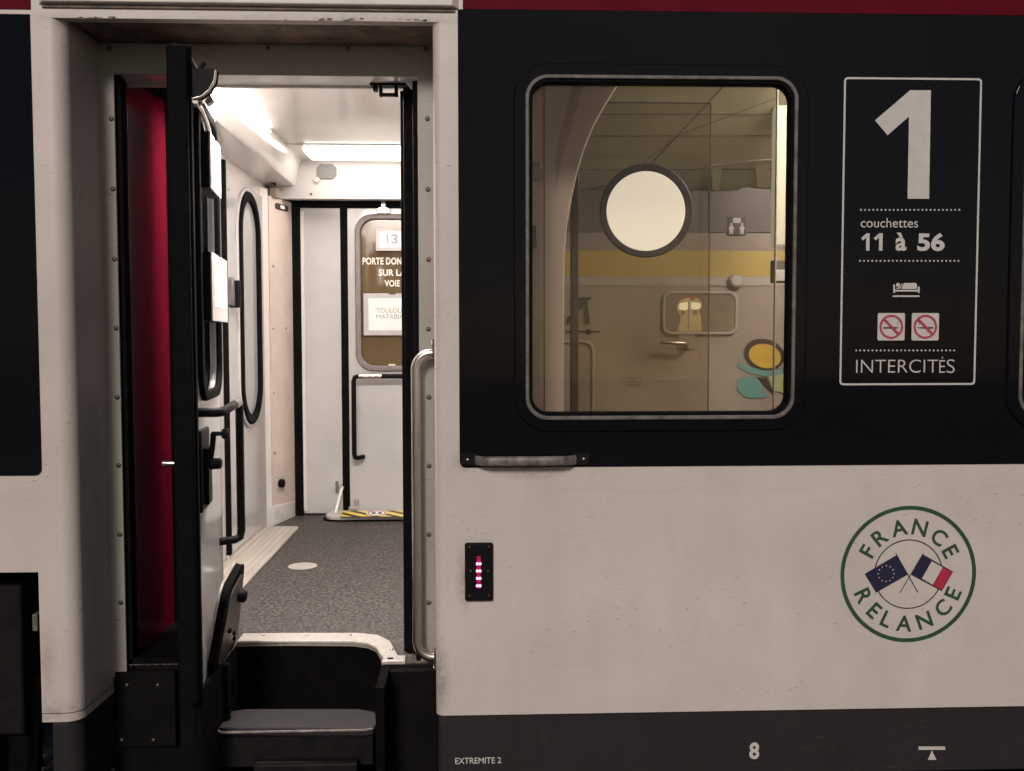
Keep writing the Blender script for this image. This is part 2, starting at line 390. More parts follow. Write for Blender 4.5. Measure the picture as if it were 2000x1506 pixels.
# windows first: their outlines cut the side wall
G = prect(1033, 157, 1546, 811)            # opening
RING = prect(1026, 149.5, 1553, 819)
DX2 = at(1992, 480).x - RING[0]
def shift(q, d): return (q[0]+d, q[1]+d, q[2], q[3])
holes = [rr(*grow(G, .004), .062), rr(*shift(grow(G, .004), DX2), .062)]

# left pillar with its wide rolled edge into the doorway
xe = at(208, 700, YP).x; xs = xe-.062
prof = [(X_CUT, 0), (xs-.03, 0)]
rad = .052
cx_, cy_ = xs, rad
for k in range(11):
    a = R(-90+k*8.0); prof.append((cx_+rad*math.cos(a), cy_+rad*math.sin(a)))
prof.append((xe, YP+.002))
FLAT = [p for p in prof if p[1] < .004]
CURV = prof[len(FLAT)-1:]
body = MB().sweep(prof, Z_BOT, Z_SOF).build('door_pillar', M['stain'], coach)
MB().sweep([(x-.0, y+.003) for x, y in prof], Z_BOT-.0, Z_BOT+.001).build('bottom_edge', M['bolt'], body)
sm = MB().sweep([(x+.0006, y-.0012) for x, y in prof], Z_BOT+.028, Z_BOT+.0305).build('seam', M['bolt'], body)
# right pillar
xr0 = at(868, 700).x; rad2 = .028
prof2 = [(xr0+.03, 0)]
for k in range(9):
    a = R(-90-k*11.25); prof2.append((X_RJ+rad2+rad2*math.cos(a), rad2+rad2*math.sin(a)))
prof2.append((X_RJ, YP+.002))
p2 = MB().sweep(prof2[::-1], Z_BOT, Z_SOF).build('door_pillar', M['stain'], coach)
# wall panels
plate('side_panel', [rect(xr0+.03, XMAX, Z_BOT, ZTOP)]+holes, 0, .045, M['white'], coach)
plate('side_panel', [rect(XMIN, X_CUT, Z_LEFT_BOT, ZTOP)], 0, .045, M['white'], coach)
hd = plate('door_header', [rect(X_CUT, xr0+.03, Z_SOF, ZTOP)], 0, .04, M['white'], coach)
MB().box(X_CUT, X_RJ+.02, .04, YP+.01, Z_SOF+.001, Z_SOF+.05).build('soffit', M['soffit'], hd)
# rain gutter over the door: a lip, a dark slot and the trim below it
zg1, zg2 = at(500, 11).z, at(500, 20).z
xg0, xg1 = at(88, 15).x, at(884, 15).x
g = MB(); g.hexa([(xg0, -.022, zg1), (xg1, -.022, zg1), (xg1+.02, 0, zg1-.006), (xg0-.02, 0, zg1-.006)], [(xg0, -.018, zg1+.05), (xg1, -.018, zg1+.05), (xg1+.02, 0, zg1+.06), (xg0-.02, 0, zg1+.06)])
g.build('gutter', M['white'], hd, bev=.003)
MB().box(xg0-.008, xg1+.008, -.006, .001, zg2, zg1-.003).build('gutter_slot', M['soffit'], hd)
mb = MB()
for k in range(26):       # flaking paint and soot along the header's lower edge
    x = random.choice([random.uniform(at(150, 40).x, at(240, 40).x), random.uniform(at(780, 40).x, at(835, 40).x), random.uniform(xg0+.1, xg1)]); s_ = random.uniform(.003, .009)
    z = Z_SOF+random.uniform(-.001, .008)
    mb.add([(x+s_*random.uniform(.7, 1.6)*math.cos(t), -.0012, z+s_*.45*random.uniform(.6, 1.2)*math.sin(t)) for t in [i*math.pi/4 for i in range(8)]], [list(range(8))])
mb.build('paint_chips', M['soffit'], hd)

# black bands, red stripes, charcoal skirt
zb = at(1400, 910).z; zr = at(1450, 25).z
r_ = .022
bl = [(X_B, zr), (X_B, zb+r_)]+[(X_B+r_-r_*math.cos(R(a)), zb+r_-r_*math.sin(R(a))) for a in range(15, 91, 15)]+[(XMAX, zb), (XMAX, zr)]
plate('window_band', [bl]+holes, -.0025, .002, M['black'], coach)
zbl = at(40, 929).z
bl = [(X_A, at(40, 28).z), (XMIN, at(40, 28).z), (XMIN, zbl)]+[(X_A-r_+r_*math.sin(R(a)), zbl+r_-r_*math.cos(R(a))) for a in range(0, 91, 15)]
plate('window_band', [bl], -.0025, .002, M['black'], coach)
plate('roof_stripe', [rect(at(904, 10).x, XMAX, zr+.001, ZTOP)], -.0035, .001, M['red'], coach)
plate('roof_stripe', [rect(XMIN, at(60, 8).x, at(30, 18).z, ZTOP)], -.0035, .001, M['red'], coach)
zs = at(1900, 1501, .02).z
s1 = MB().sweep([(x+.004, y+.012) for x, y in prof2[::-1]]+[(XMAX, .012)], zs, Z_BOT-.001)
s1.build('skirt', M['skirt'], coach)
s2 = MB().sweep([(at(100, 1450).x, .014)]+[(x-.008, y+.014) for x, y in prof[1:]], zs-.05, Z_BOT-.001)
s2.build('skirt', M['skirt'], coach)
# shell: roof, far wall, underframe
MB().box(XMIN, XMAX, .05, 3.4, ZTOP-.05, ZTOP+.05).build('roof', M['red'], coach)
MB().box(XMIN, XMAX, YD+.10, YD+.16, -.2, ZTOP-.05).build('far_side', M['white'], coach)
MB().box(XMIN, XMIN+.05, .05, YD+.1, .5, ZTOP-.05).build('coach_end', M['white'], coach)
MB().box(XMAX-.05, XMAX, .05, YD+.1, .5, ZTOP-.05).build('coach_end', M['white'], coach)

# --- windows
def window(d):
    q = shift(RING, d); gg = shift(G, d)
    w = plate('window', [rr(*grow(q, .038), .115), rr(*grow(q, -.004), .068)], -.011, -.001, M['black'], coach, bev=.005)
    plate('frame', [rr(*q, .073), rr(*gg, .064)], -.017, .001, M['alu'], w, bev=.003)
    plate('gasket', [rr(*gg, .064), rr(*grow(gg, -.0115), .054)], -.010, .034, M['rubber'], w, bev=.003)
    plate('pane', [rr(*grow(gg, -.010), .055)], .022, .027, M['glass'], w)
    return w
window(0); window(DX2)

# --- doorway surround with its screws
po = prect(207, 88, 844, 1312, YP); po = (po[0], X_RJ-.001, po[2], po[3]); pi_ = prect(236, 148, 819, 1312, YP)
out = [(po[0], po[2]-.01), (po[0], po[3]), (po[1], po[3]), (po[1], po[2]), (pi_[1], po[2]), (pi_[1], pi_[3]), (pi_[0], pi_[3]), (pi_[0], po[2]-.01)]
fr = plate('door_frame', [out], YP-.006, YP+.004, M['plate'], coach, bev=.002)
sp = [(214, 95), (219, 232), (222, 369), (225, 506), (228, 641), (230, 776), (232, 909), (234, 1044), (235, 1177), (370, 95), (524, 94), (680, 95), (832, 96), (835, 232), (836, 370), (837, 507), (837, 643), (838, 776), (838, 910), (838, 1044), (838, 1177)]
lx = sum(at(a, b, YP).x for a, b in sp[1:9])/8; rx = sum(at(a, b, YP).x for a, b in sp[13:])/8
lc = []
for i, (a, b) in enumerate(sp):
    p = at(a, b, YP-.006)
    if i < 9: p.x = lx*.5+p.x*.5
    lc.append(p)
screw(fr, lc, .0085)
MB().box(pi_[0]+.0, pi_[1], YP+.004, YP+.125, pi_[3]+.001, pi_[3]+.02).build('head_lining', M['ceil'], fr)
MB().box(pi_[0]-.01, pi_[1]+.01, YP+.125, YP+.14, at(500, 171, YP+.125).z, ZC+.1).build('head_panel', M['ceil'], fr)
# black seals of the jambs
sx0, sx1 = at(236, 700, YP+.005).x, at(262, 700, YP+.10).x
sb = MB(); sb.box(sx0-.03, sx0+.002, YP+.005, YP+.10, ZF-.03, pi_[3])
for k in range(3): sb.box(sx0+.002, sx0+.018-.004*k, YP+.012+k*.028, YP+.030+k*.028, ZF-.03, pi_[3])
sb.build('door_seal', M['rubber'], fr, bev=.004)
qx0, qx1 = at(789, 700, .46).x, at(816, 700, YP+.02).x
sb = MB(); sb.box(qx1-.012, qx1+.06, YP+.006, .34, ZF, pi_[3]-.01)
sb.box(qx0+.012, qx1+.04, .34, .46, ZF, pi_[3]-.012)
for k in range(2): sb.box(qx0, qx0+.02, .36+k*.05, .385+k*.05, ZF, pi_[3]-.02)
sb.build('door_seal', M['rubber'], fr, bev=.004)
# striker plate and latch hook at the top right of the opening
hk = MB(); b = lambda a, b_, c, d, y0, y1: hk.box(*(prect(a, b_, c, d, y0)[:2]), y0, y1, *(prect(a, b_, c, d, y0)[2:]))
b(722, 152, 792, 166, .34, .40); b(728, 164, 738, 177, .34, .37); b(740, 166, 747, 188, .33, .35); b(770, 164, 777, 188, .33, .35); b(742, 181, 776, 187, .325, .345)
hk.build('latch_hook', M['grip'], fr, bev=.003)
ct = MB(); ct.hexa([(qx1-.02, YP+.02, pi_[3]-.03), (qx1+.005, YP+.02, pi_[3]-.03), (qx1+.005, YP+.05, pi_[3]-.03), (qx1-.02, YP+.05, pi_[3]-.03)], [(qx1-.035, YP+.012, pi_[3]-.008), (qx1+.005, YP+.012, pi_[3]-.008), (qx1+.005, YP+.05, pi_[3]-.008), (qx1-.035, YP+.05, pi_[3]-.008)])
ct.build('corner_clip', M['holder'], fr, bev=.002)

# --- grab rail right of the door
YG = .195
p0 = at(846, 690, YG); pv = at(812, 760, YG); p1 = at(846, 1283, YG)
path = [(X_RJ+.0, YG, p0.z)]
rb = .055
zt, zl = p0.z, p1.z
path.append((pv.x+rb, YG, zt))
path += [(pv.x+rb-rb*math.sin(R(a)), YG, zt-rb+rb*math.cos(R(a))) for a in range(10, 91, 10)]
path += [(pv.x, YG, zt-rb-(zt-zl-2*rb)*k/6) for k in range(1, 6)]
path += [(pv.x+rb-rb*math.cos(R(a)), YG, zl+rb-rb*math.sin(R(a))) for a in range(0, 91, 10)]
path.append((X_RJ, YG, zl))
gr = MB().tube(path, .0165, 18).build('grab_rail', M['steel'], coach, ang=60)
for zc, up in ((zt, 1), (zl, -1)):
    MB().box(X_RJ-.014, X_RJ+.004, YG-.03, YG+.03, zc-.025+up*.012, zc+.04+up*.012 if up > 0 else zc+.025).build('bracket', M['bolt'], gr, bev=.003)
    screw(gr, [(X_RJ-.014, YG-.005, zc+up*.037)], .012, (-1, 0, 0), 'steel')
    screw(gr, [(X_RJ-.014, YG+.02, zc+up*.037)], .010, (-1, 0, 0), 'steel')

# --- level hand bar under the window band
z0 = at(1025, 897).z
hx0, hx1 = at(905, 897).x, at(1148, 897).x
bx0, bx1 = at(931, 897).x, at(1121, 897).x
hb = MB(); n_ = 14
ring_ = []
for i in range(n_+1):
    t = i/n_; x = bx0-.006+(bx1-bx0+.012)*t
    e = min(1, min(t, 1-t)*7); y = -.010-.032*math.sin(e*math.pi/2)
    ring_.append((x, y))
vs, fs = [], []
for x, y in ring_:
    for k in range(10):
        a = 2*math.pi*k/10; vs.append((x, y+.009*math.cos(a), z0-.001+.0165*math.sin(a)))
for i in range(n_): fs += [(i*10+k, i*10+(k+1) % 10, (i+1)*10+(k+1) % 10, (i+1)*10+k) for k in range(10)]
hb.add(vs, fs)
wm_ = plain('worn_grey_bar_paint', (.16, .135, .12), .5, var=.4, scale=34)
hbo = hb.build('hand_bar', wm_, coach, ang=60)
for xa, xb_ in ((hx0-.008, bx0+.002), (bx1-.002, hx1+.004)):
    MB().box(xa, xb_, -.016, 0, z0-.018, z0+.021).build('bracket', M['dark'], hbo, bev=.003)
    screw(hbo, [((xa+xb_)/2+(-.004 if xa < bx0 else .006), -.0165, z0+.002)], .006, mat='steel')

# --- entrance steps
def fl(ps, z=ZF): return [(atz(a, b_, z).x, atz(a, b_, z).y) for a, b_ in ps]
inner = fl([(430, 1257), (560, 1256), (690, 1257), (718, 1261), (735, 1269), (742, 1282), (743, 1304)])
outer = fl([(430, 1243), (560, 1241), (700, 1241), (738, 1245), (762, 1257), (771, 1274), (773, 1295)])
XW0 = -.905; XW1 = inner[-1][0]; YW = inner[1][1]
f_out = [(XW0, YP+.01), (XL-.05, YP+.01), (XL-.05, YD+.05), (-.10, YD+.05), (-.10, YP-.02), (XW1, YP-.02)]+inner[::-1][1:-1]+[(XW0, YW)]
fo = plate('vestibule_floor', [f_out], ZF-.004, ZF, M['floor'], coach, F=XY)
nz = plate('entrance_step', [[(XW0, inner[1][1])]+inner[1:-1]+[(XW1+.001, YP+.02), (XW1+.001, YP-.022), (at(792, 1300, YP).x, YP-.022), (at(792, 1300, YP).x, YP+.035)]+[(outer[-1][0]+.004, YP+.035)]+outer[:-1][::-1][:-1]+[(XW0, outer[1][1])]], ZF-.012, ZF+.011, M['nosing'], coach, F=XY, bev=.004)
screw(nz, [(atz(a, b_, ZF).x, atz(a, b_, ZF).y, ZF+.012) for a, b_ in ((515, 1247), (600, 1247), (685, 1247), (765, 1275))], .006, (0, 0, 1), 'steel')
MB().box(at(757, 1303, YP).x, at(768, 1303, YP).x, YP-.008, YP+.010, ZF+.009, ZF+.0116).build('latch_slot', M['void'], nz)
ri = MB(); ri.box(XW0, XW1, YW+.004, YW+.03, -.3, ZF-.004); ri.box(XW1+.001, XW1+.03, .02, YW+.02, -.3, ZF-.006); ri.box(XW0-.03, XW0, .02, YW+.02, -.3, ZF-.006)
ri.build('riser', M['void'], nz)
tf = [(418, 1421), (428, 1410), (450, 1389), (480, 1384), (700, 1384), (733, 1391), (738, 1412), (728, 1420), (715, 1422)]
zt_ = at(575, 1423, .20).z
tr = [(hit(a, b_, (0, 0, zt_), (0, 0, 1)).x, hit(a, b_, (0, 0, zt_), (0, 0, 1)).y) for a, b_ in tf]
td = plate('tread', [tr], zt_-.03, zt_, M['tread'], nz, F=XY, bev=.006)
MB().tube([(tr[0][0]+.008, tr[0][1]-.001, zt_-.006), (tr[0][0]+.03, tr[-1][1]-.004, zt_-.006), (tr[-1][0], tr[-1][1]-.004, zt_-.006), (tr[7][0], tr[7][1]-.002, zt_-.006)], .005, 8).build('tread_nosing', M['alu'], nz)
MB().box(tr[0][0]+.02, tr[-1][0]+.02, .215, .45, zt_-.14, zt_-.035).build('tread_support', M['dark'], nz)
MB().box(at(500, 1480, .2).x, at(700, 1480, .2).x, .16, .22, at(600, 1484, .2).z-.06, at(600, 1484, .2).z).build('lower_tread', M['dark'], nz, bev=.006)
# dark apron panels either side of the step well
ap = MB().box(XW1+.004, X_RJ-.004, YP-.06, YP-.028, zs-.2, ZF-.014).build('apron_panel', M['apron'], coach, bev=.004)
MB().box(XW1+.004, X_RJ-.004, YP-.028, YP+.01, ZF-.06, ZF-.002).build('sill', M['dark'], ap)
xl0, xl1 = at(228, 1400, YP).x, at(345, 1400, YP).x
ap = MB().box(xl0, xl1, YP-.012, YP+.02, at(280, 1450, YP).z-.012, ZF-.02).box(xl0-.02, XW0+.02, YP+.02, YP+.05, zs-.2, ZF-.01).build('apron_panel', M['apron'], coach, bev=.004)
MB().box(xl0-.02, -1.03, YP+.012, .72, ZF+.001, ZF+.02).build('pocket_shade_sheet', M['void'], ap)  # black sheet over the floor stands in for the shade behind the leaf
POCKET = ap
screw(ap, [at(a, b_, YP-.013) for a, b_ in ((238, 1445), (300, 1445), (248, 1338), (308, 1338))], .007, mat='bolt')

# --- folding doors: the same pair of leaves, once folded open here and once shut on the far side
def leaf_frame(o, u, n):
    o, u, n = Vector(o), Vector(u).normalized(), Vector(n).normalized()
    return (lambda s, z, t: tuple(o+u*s+n*t+Vector((0, 0, z))))
LW = .62; ZD0, ZD1 = .583, 2.665
def folding_door(F, lettering, near):
    wx = (.07, .07+.455); wz = (1.56, 2.53)
    hole = rr(wx[0], wx[1], wz[0], wz[1], .10)
    d = plate('folding_door', [rect(0, LW, ZD0, ZD1), hole], -.040, 0, M['leafwhite'] if near else M['ingrey'], coach, F=F, bev=.002)
    plate('outer_skin', [rect(0, LW, ZD0, ZD1), hole], -.046, -.041, M['black'], d, F=F)
    plate('window_frame', [rr(wx[0]-.022, wx[1]+.022, wz[0]-.022, wz[1]+.022, .118), rr(wx[0]+.014, wx[1]-.014, wz[0]+.014, wz[1]-.014, .088)], -.002, .018, M['rubber'] if near else M['framegrey'], d, F=F, bev=.008, seg=3)
    plate('pane', [rr(wx[0]+.004, wx[1]-.004, wz[0]+.004, wz[1]-.004, .096)], -.020, -.014, M['clear'] if near else M['pane'], d, F=F)
    # grab bar: level part, corner, upright and its return to the leaf
    zb_ = 1.508; sv = .040; b0 = .980
    arm = .075
    lv = [(LW-.06, zb_, 0), (LW-.06, zb_, arm*.8), (LW-.08, zb_, arm), (.30, zb_, arm), (sv+.03, zb_, arm), (sv+.008, zb_-.006, arm), (sv, zb_-.03, arm), (sv, (zb_+b0)/2, arm), (sv, b0+.03, arm), (sv+.004, b0+.006, arm*.93), (sv+.02, b0, arm*.7), (sv+.05, b0, 0)]
    MB().tube([F(*q) for q in lv], .0155, 12).build('grab_bar', M['grip'], d, ang=60)
    MB().tube([F(sv+.035, zb_, arm), F(.22, zb_, arm)], .0175, 12).build('bar_sleeve', M['steel'], d, ang=60)
    # rubber edge of the leading side
    e = MB(); e.box(LW, LW+.035, -.062, .012, ZD0-.006, ZD1, F=lambda a, t, z: F(a, z, t)); e.box(LW+.035, LW+.055, -.055, .004, ZD0-.006, ZD1-.004, F=lambda a, t, z: F(a, z, t))
    e.build('edge_seal', M['rubber'], d, bev=.006)
    return d
M['framegrey'] = plain('grey_window_rubber', (.20, .17, .165), .42, var=.1)

# near door
xF = at(378, 700, -.005).x; xR_ = at(429, 700, .615).x
u_ = Vector((xF-xR_, -.62, 0)).normalized(); n_ = Vector((-u_.y, u_.x, 0))
if n_.x < 0: n_ = -n_
NF = leaf_frame((xR_, .615, 0), u_, n_)
nd = folding_door(NF, False, True)
def on_leaf(px, py, t=0.0):
    o = Vector(NF(0, 0, t)); p = hit(px, py, o, n_); q = p-o; return q.dot(u_), p.z
plate('pocket_light_shield', [[(XL+.01, YP+.13), (NF(LW-.42, 0, -.035)[0], YP+.13), (NF(.0, 0, -.035)[0], .60), (NF(.0, 0, -.035)[0], .70), (XL+.01, .73)]], 2.672, 2.680, M['void'], POCKET, F=XY)  # unseen plate added to keep lamp light off the red leaf
# narrow leaf, red face towards the opening
A0 = Vector((at(258, 700, .372).x, .372, 0)); A1 = Vector((A0.x+.03, .70, 0))
ua = (A1-A0).normalized(); na = Vector((ua.y, -ua.x, 0))
AF = leaf_frame(A0, ua, na)
na_ = plate('narrow_leaf', [rect(0, (A1-A0).length, ZD0, 2.672)], -.045, 0, M['doorred'], nd, F=AF, bev=.002)
MB().box(XL+.01, xR_-.03, .70, .73, ZD0, 2.672).build('hinge_strip', M['rubber'], nd)
# edge of the door: black closer bracket at the top with its roller arm
s0, zq = on_leaf(372, 125, .02)
q0 = [on_leaf(a, b_, .03) for a, b_ in ((345, 88), (357, 92), (376, 134), (420, 138), (418, 158), (408, 176), (392, 188), (376, 192), (366, 192), (345, 192))]
YB = -.02
bq = [at(a, b_, YB) for a, b_ in ((340, 86), (357, 90), (377, 134), (420, 137), (417, 158), (407, 176), (393, 187), (376, 191), (340, 192))]
br = MB(); nbr = len(bq)
br.add([(p.x, YB, p.z) for p in bq]+[(p.x, YB+.035, p.z) for p in bq], [list(range(nbr)), [nbr+k for k in range(nbr)][::-1]]+[(k, (k+1) % nbr, nbr+(k+1) % nbr, nbr+k) for k in range(nbr)])
bro = br.build('closer_bracket', M['grip'], nd, bev=.003)
MB().tube([at(a, b_, YB-.004) for a, b_ in ((421, 137), (418, 158), (408, 176), (394, 188), (376, 193))], .0042, 8).build('rim', M['steel'], bro, ang=60)
MB().tube([at(386, 140, YB+.01), at(399, 125, YB+.01), at(401, 123, YB+.01)], .007, 8).build('catch_lever', M['grip'], bro, ang=60)
MB().tube([at(388, 200, .02), at(412, 168, .10)], .013, 10).tube([at(404, 190, .10), at(412, 203, .10)], .014, 10).build('roller_arm', M['steel'], bro, ang=50)
gp = [on_leaf(a, b_, .02) for a, b_ in ((380, 196), (392, 214), (402, 238), (408, 262))]
MB().tube([NF(s, z, .02) for s, z in gp], .010, 8).build('guide_rod', M['steel'], nd, ang=60)
# lock box with crank
lk0 = on_leaf(378, 846); lk1 = on_leaf(397, 990)
lb = MB(); lb.box(LW-.20, LW-.02, 0, .016, lk1[1], lk0[1], F=lambda a, t, z: NF(a, z, t)); lb.box(LW-.14, LW-.06, .016, .032, lk1[1]+.02, lk0[1]-.06, F=lambda a, t, z: NF(a, z, t))
lbo = lb.build('lock_box', M['grip'], nd, bev=.004)
YK = .09
ck = MB(); ck.tube([at(384, 906, YK), at(408, 906, YK), at(430, 905, YK), at(433, 905, YK)], [.019, .019, .019, .013], 14)
ck.tube([at(410, 900, YK), at(415, 872, YK), at(417, 846, YK)], [.011, .009, .010], 10)
ck.tube([at(414, 847, YK), at(432, 847, YK)], .0075, 10)
ck.tube([at(434, 847, YK), at(437, 847, YK), at(446, 847, YK), at(448, 847, YK)], [.014, .0185, .0185, .013], 14)
ck.build('crank_handle', M['grip'], lbo, ang=50)
oh = MB(); p = at(341, 905, .0); oh.tube([p+Vector((.03, 0, 0)), p, p-Vector((.022, 0, 0)), p-Vector((.036, 0, 0))], [.009, .009, .0095, .0125], 12)
oh.build('outer_handle', M['steel'], nd, ang=50)
screw(nd, [NF(LW-.03, z, .001) for z in (2.60, 2.3, 1.95, 1.2, .95, .75)]+[NF(.02, z, .001) for z in (.62, .70)], .006, tuple(n_), 'steel')
ys = [on_leaf(374, 532), on_leaf(374, 655)]
plate('yellow_sticker', [rect(LW-.028, LW-.004, ys[1][1], ys[0][1])], .0005, .0015, M['yellow'], nd, F=NF)

# far door
xh = at(681, 700, YD).x
FF = leaf_frame((xh, YD, 0), (1, 0, 0), (0, -1, 0))
fd = folding_door(FF, True, False)
xn0, xn1 = at(590, 700, YD).x, at(667, 700, YD).x
plate('narrow_leaf', [rect(xn0, xn1, ZF+.01, 2.60)], YD, YD+.03, M['ingrey'], fd, bev=.004)
MB().box(xn1, xh, YD-.004, YD+.03, ZF, 2.62).build('hinge_strip', M['rubber'], fd, bev=.004)
MB().box(at(572, 700, YD).x, xn0, YD-.02, YD+.03, ZF, 2.62).build('jamb_seal', M['rubber'], fd, bev=.005)
MB().box(xn0+.002, xn0+.022, YD-.012, YD, ZF+.03, 2.57).build('edge_trim', M['inwhite'], fd)
MB().box(at(572, 700, YD).x, -.1, YD-.010, YD+.03, at(690, 407, YD).z, at(690, 388, YD).z).build('head_seal', M['rubber'], fd)
tc = [(at(a, b_, YD).x, at(a, b_, YD).z) for a, b_ in ((736, 409), (745, 405), (745, 392), (754, 392), (754, 405), (763, 409), (762, 418), (737, 418))]
plate('door_catch', [tc], YD-.03, YD-.002, M['steel'], fd, bev=.003)
cxp = 766.0
def ctext(s, y0, y1, half, wgt): 
    q = prect(cxp-half, y0, cxp+half, y1, YD+.012); return text_fit(s, q, wgt, 1.05)
for t_ in (('PORTE DONNANT', 503, 517, 58, .035), ('SUR LA', 526, 539, 26.5, .035), ('VOIE', 547, 560, 15, .035)): flat('lettering', [ctext(*t_)], YD-.0105+.0230, M['glasstext'], fd)
flat('maker_mark', [([(at(a, b_, YD+.012).x, at(a, b_, YD+.012).z) for a, b_ in ((759, 711), (772, 711), (772, 714), (759, 714))], [(0, 1, 2, 3)])], YD+.0125, M['glasstext'], fd)

# --- vestibule lining
yW1 = atx(511, 700, XL).y; yG0 = atx(437, 700, XL).y
ew = MB().box(XL-.04, XL, .40, yW1+.18, ZF, 2.78).build('end_wall', M['inwhite'], coach)
gd = plate('gangway_door', [rect(yG0+.012, yW1-.01, ZF+.03, 2.60), ], XL+.002, XL+.020, M['ingrey'], coach, F=YZ, bev=.004)
oy = (atx(456.5, 600, XL).y, atx(497.5, 600, XL).y); oz = (atx(480, 829, XL).z, atx(478, 377, XL).z)
ry = (oy[1]-oy[0])/2
plate('window_frame', [rr(oy[0], oy[1], oz[0], oz[1], ry-.002, 16), rr(oy[0]+.055, oy[1]-.055, oz[0]+.055, oz[1]-.055, ry-.058, 16)], XL+.019, XL+.045, M['rubber'], gd, F=YZ, bev=.010, seg=3)
plate('window_trim', [rr(oy[0]-.02, oy[1]+.02, oz[0]-.02, oz[1]+.02, ry+.018, 16), rr(oy[0]+.002, oy[1]-.002, oz[0]+.002, oz[1]-.002, ry-.004, 16)], XL+.018, XL+.034, M['holder'], gd, F=YZ, bev=.006)
plate('pane', [rr(oy[0]+.05, oy[1]-.05, oz[0]+.05, oz[1]-.05, ry-.052, 16)], XL+.021, XL+.024, M['milk'], gd, F=YZ)
MB().box(XL+.001, XL+.026, yG0-.018, yG0+.010, ZF+.03, 2.66).build('door_seal', M['rubber'], gd, bev=.004)
hz = (atx(447, 600, XL).z, atx(447, 546, XL).z)
MB().box(XL+.0, XL+.07, yG0-.06, yG0-.025, hz[0], hz[1]).build('handle', M['handlegrey'], gd, bev=.008)
MB().box(XL+.018, XL+.075, yG0+.05, yG0+.085, hz[0]-.004, hz[1]-.008).build('handle', M['grip'], gd, bev=.008)
kp = MB(); kp.box(XL+.02, XL+.026, yG0+.09, yG0+.12, hz[0]+.05, hz[0]+.09); kp.build('keyhole', M['steel'], gd, bev=.002)
vs_ = (atx(440, 372, XL).z, atx(440, 350, XL).z)
plate('finger_pull', [rr(yG0+.05, yG0+.11, vs_[0], vs_[1], .02)], XL+.020, XL+.024, M['holder'], gd, F=YZ, bev=.001)
MB().box(XL+.001, XL+.016, yG0-.02, yW1, ZF+.004, ZF+.028).build('lower_edge', M['holder'], gd, bev=.003)
yP = at(0, 0, 0).y
xc0 = at(530, 700, YD-.30).x; xc1 = at(573, 700, YD-.02).x; yc0 = YD-.32
pk = MB(); pk.hexa([(xc0, yc0, ZF), (xc1, YD-.02, ZF), (xc1, YD+.03, ZF), (xc0-.05, yc0+.03, ZF)], [(xc0, yc0, 2.62), (xc1, YD-.02, 2.62), (xc1, YD+.03, 2.62), (xc0-.05, yc0+.03, 2.62)])
pko = pk.build('corner_panel', M['pink'], coach)
kw = MB(); kw.hexa([(XL+.002, yW1+.003, ZF), (xc0-.004, yc0-.002, ZF), (xc0-.06, yc0+.03, ZF), (XL-.03, yW1+.03, ZF)], [(XL+.002, yW1+.003, 2.66), (xc0-.004, yc0-.002, 2.66), (xc0-.06, yc0+.03, 2.66), (XL-.03, yW1+.03, 2.66)])
kwo = kw.build('side_strip', M['inwhite'], coach)
zsk = ZF+.115
sk = MB(); sk.hexa([(XL+.03, yW1, ZF), (xc0+.012, yc0-.012, ZF), (xc0, yc0, ZF), (XL+.002, yW1+.01, ZF)], [(XL+.02, yW1, zsk+.03), (xc0+.008, yc0-.010, zsk), (xc0, yc0, zsk), (XL+.002, yW1+.01, zsk+.03)])
sk.hexa([(xc0+.012, yc0-.012, ZF), (xc1, YD-.034, ZF), (xc1, YD-.02, ZF), (xc0, yc0, ZF)], [(xc0+.008, yc0-.010, zsk), (xc1, YD-.032, zsk-.02), (xc1, YD-.02, zsk-.02), (xc0, yc0, zsk)])
sk.build('skirting', M['inwhite'], coach, bev=.003)
pd = (Vector((xc1, YD-.02, 0))-Vector((xc0, yc0, 0))).normalized(); pn = Vector((pd.y, -pd.x, 0))
PF = leaf_frame((xc0, yc0, 0), pd, pn); PL = (Vector((xc1, YD-.02, 0))-Vector((xc0, yc0, 0))).length
def on_pk(px, py): p = hit(px, py, (xc0, yc0, 0), pn); return (p-Vector((xc0, yc0, 0))).dot(pd), p.z
s_, z_ = on_pk(549, 405); 
plate('switch_plate', [rr(s_-.085, s_+.085, z_-.018, z_+.018, .017)], 0, .008, M['bronze'], pko, F=PF, bev=.002)
plate('switch_button', [rect(s_-.025, s_+.025, z_-.010, z_+.010)], .008, .012, M['paper'], pko, F=PF)
s_, z_ = on_pk(548, 943)
plate('socket_plate', [rect(s_-.05, s_+.05, z_-.05, z_+.05)], 0, .006, M['holder'], pko, F=PF, bev=.002)
MB().tube([PF(s_-.02, z_, .004), PF(s_-.02, z_, .03), PF(s_-.02, z_, .034)], [.027, .027, .02], 14).build('socket_knob', M['grip'], pko, ang=50)
screw(pko, [PF(*on_pk(a, b_), .001) for a, b_ in ((533, 520), (533, 642), (558, 641), (534, 766), (536, 885))], .008, tuple(pn), 'steel')
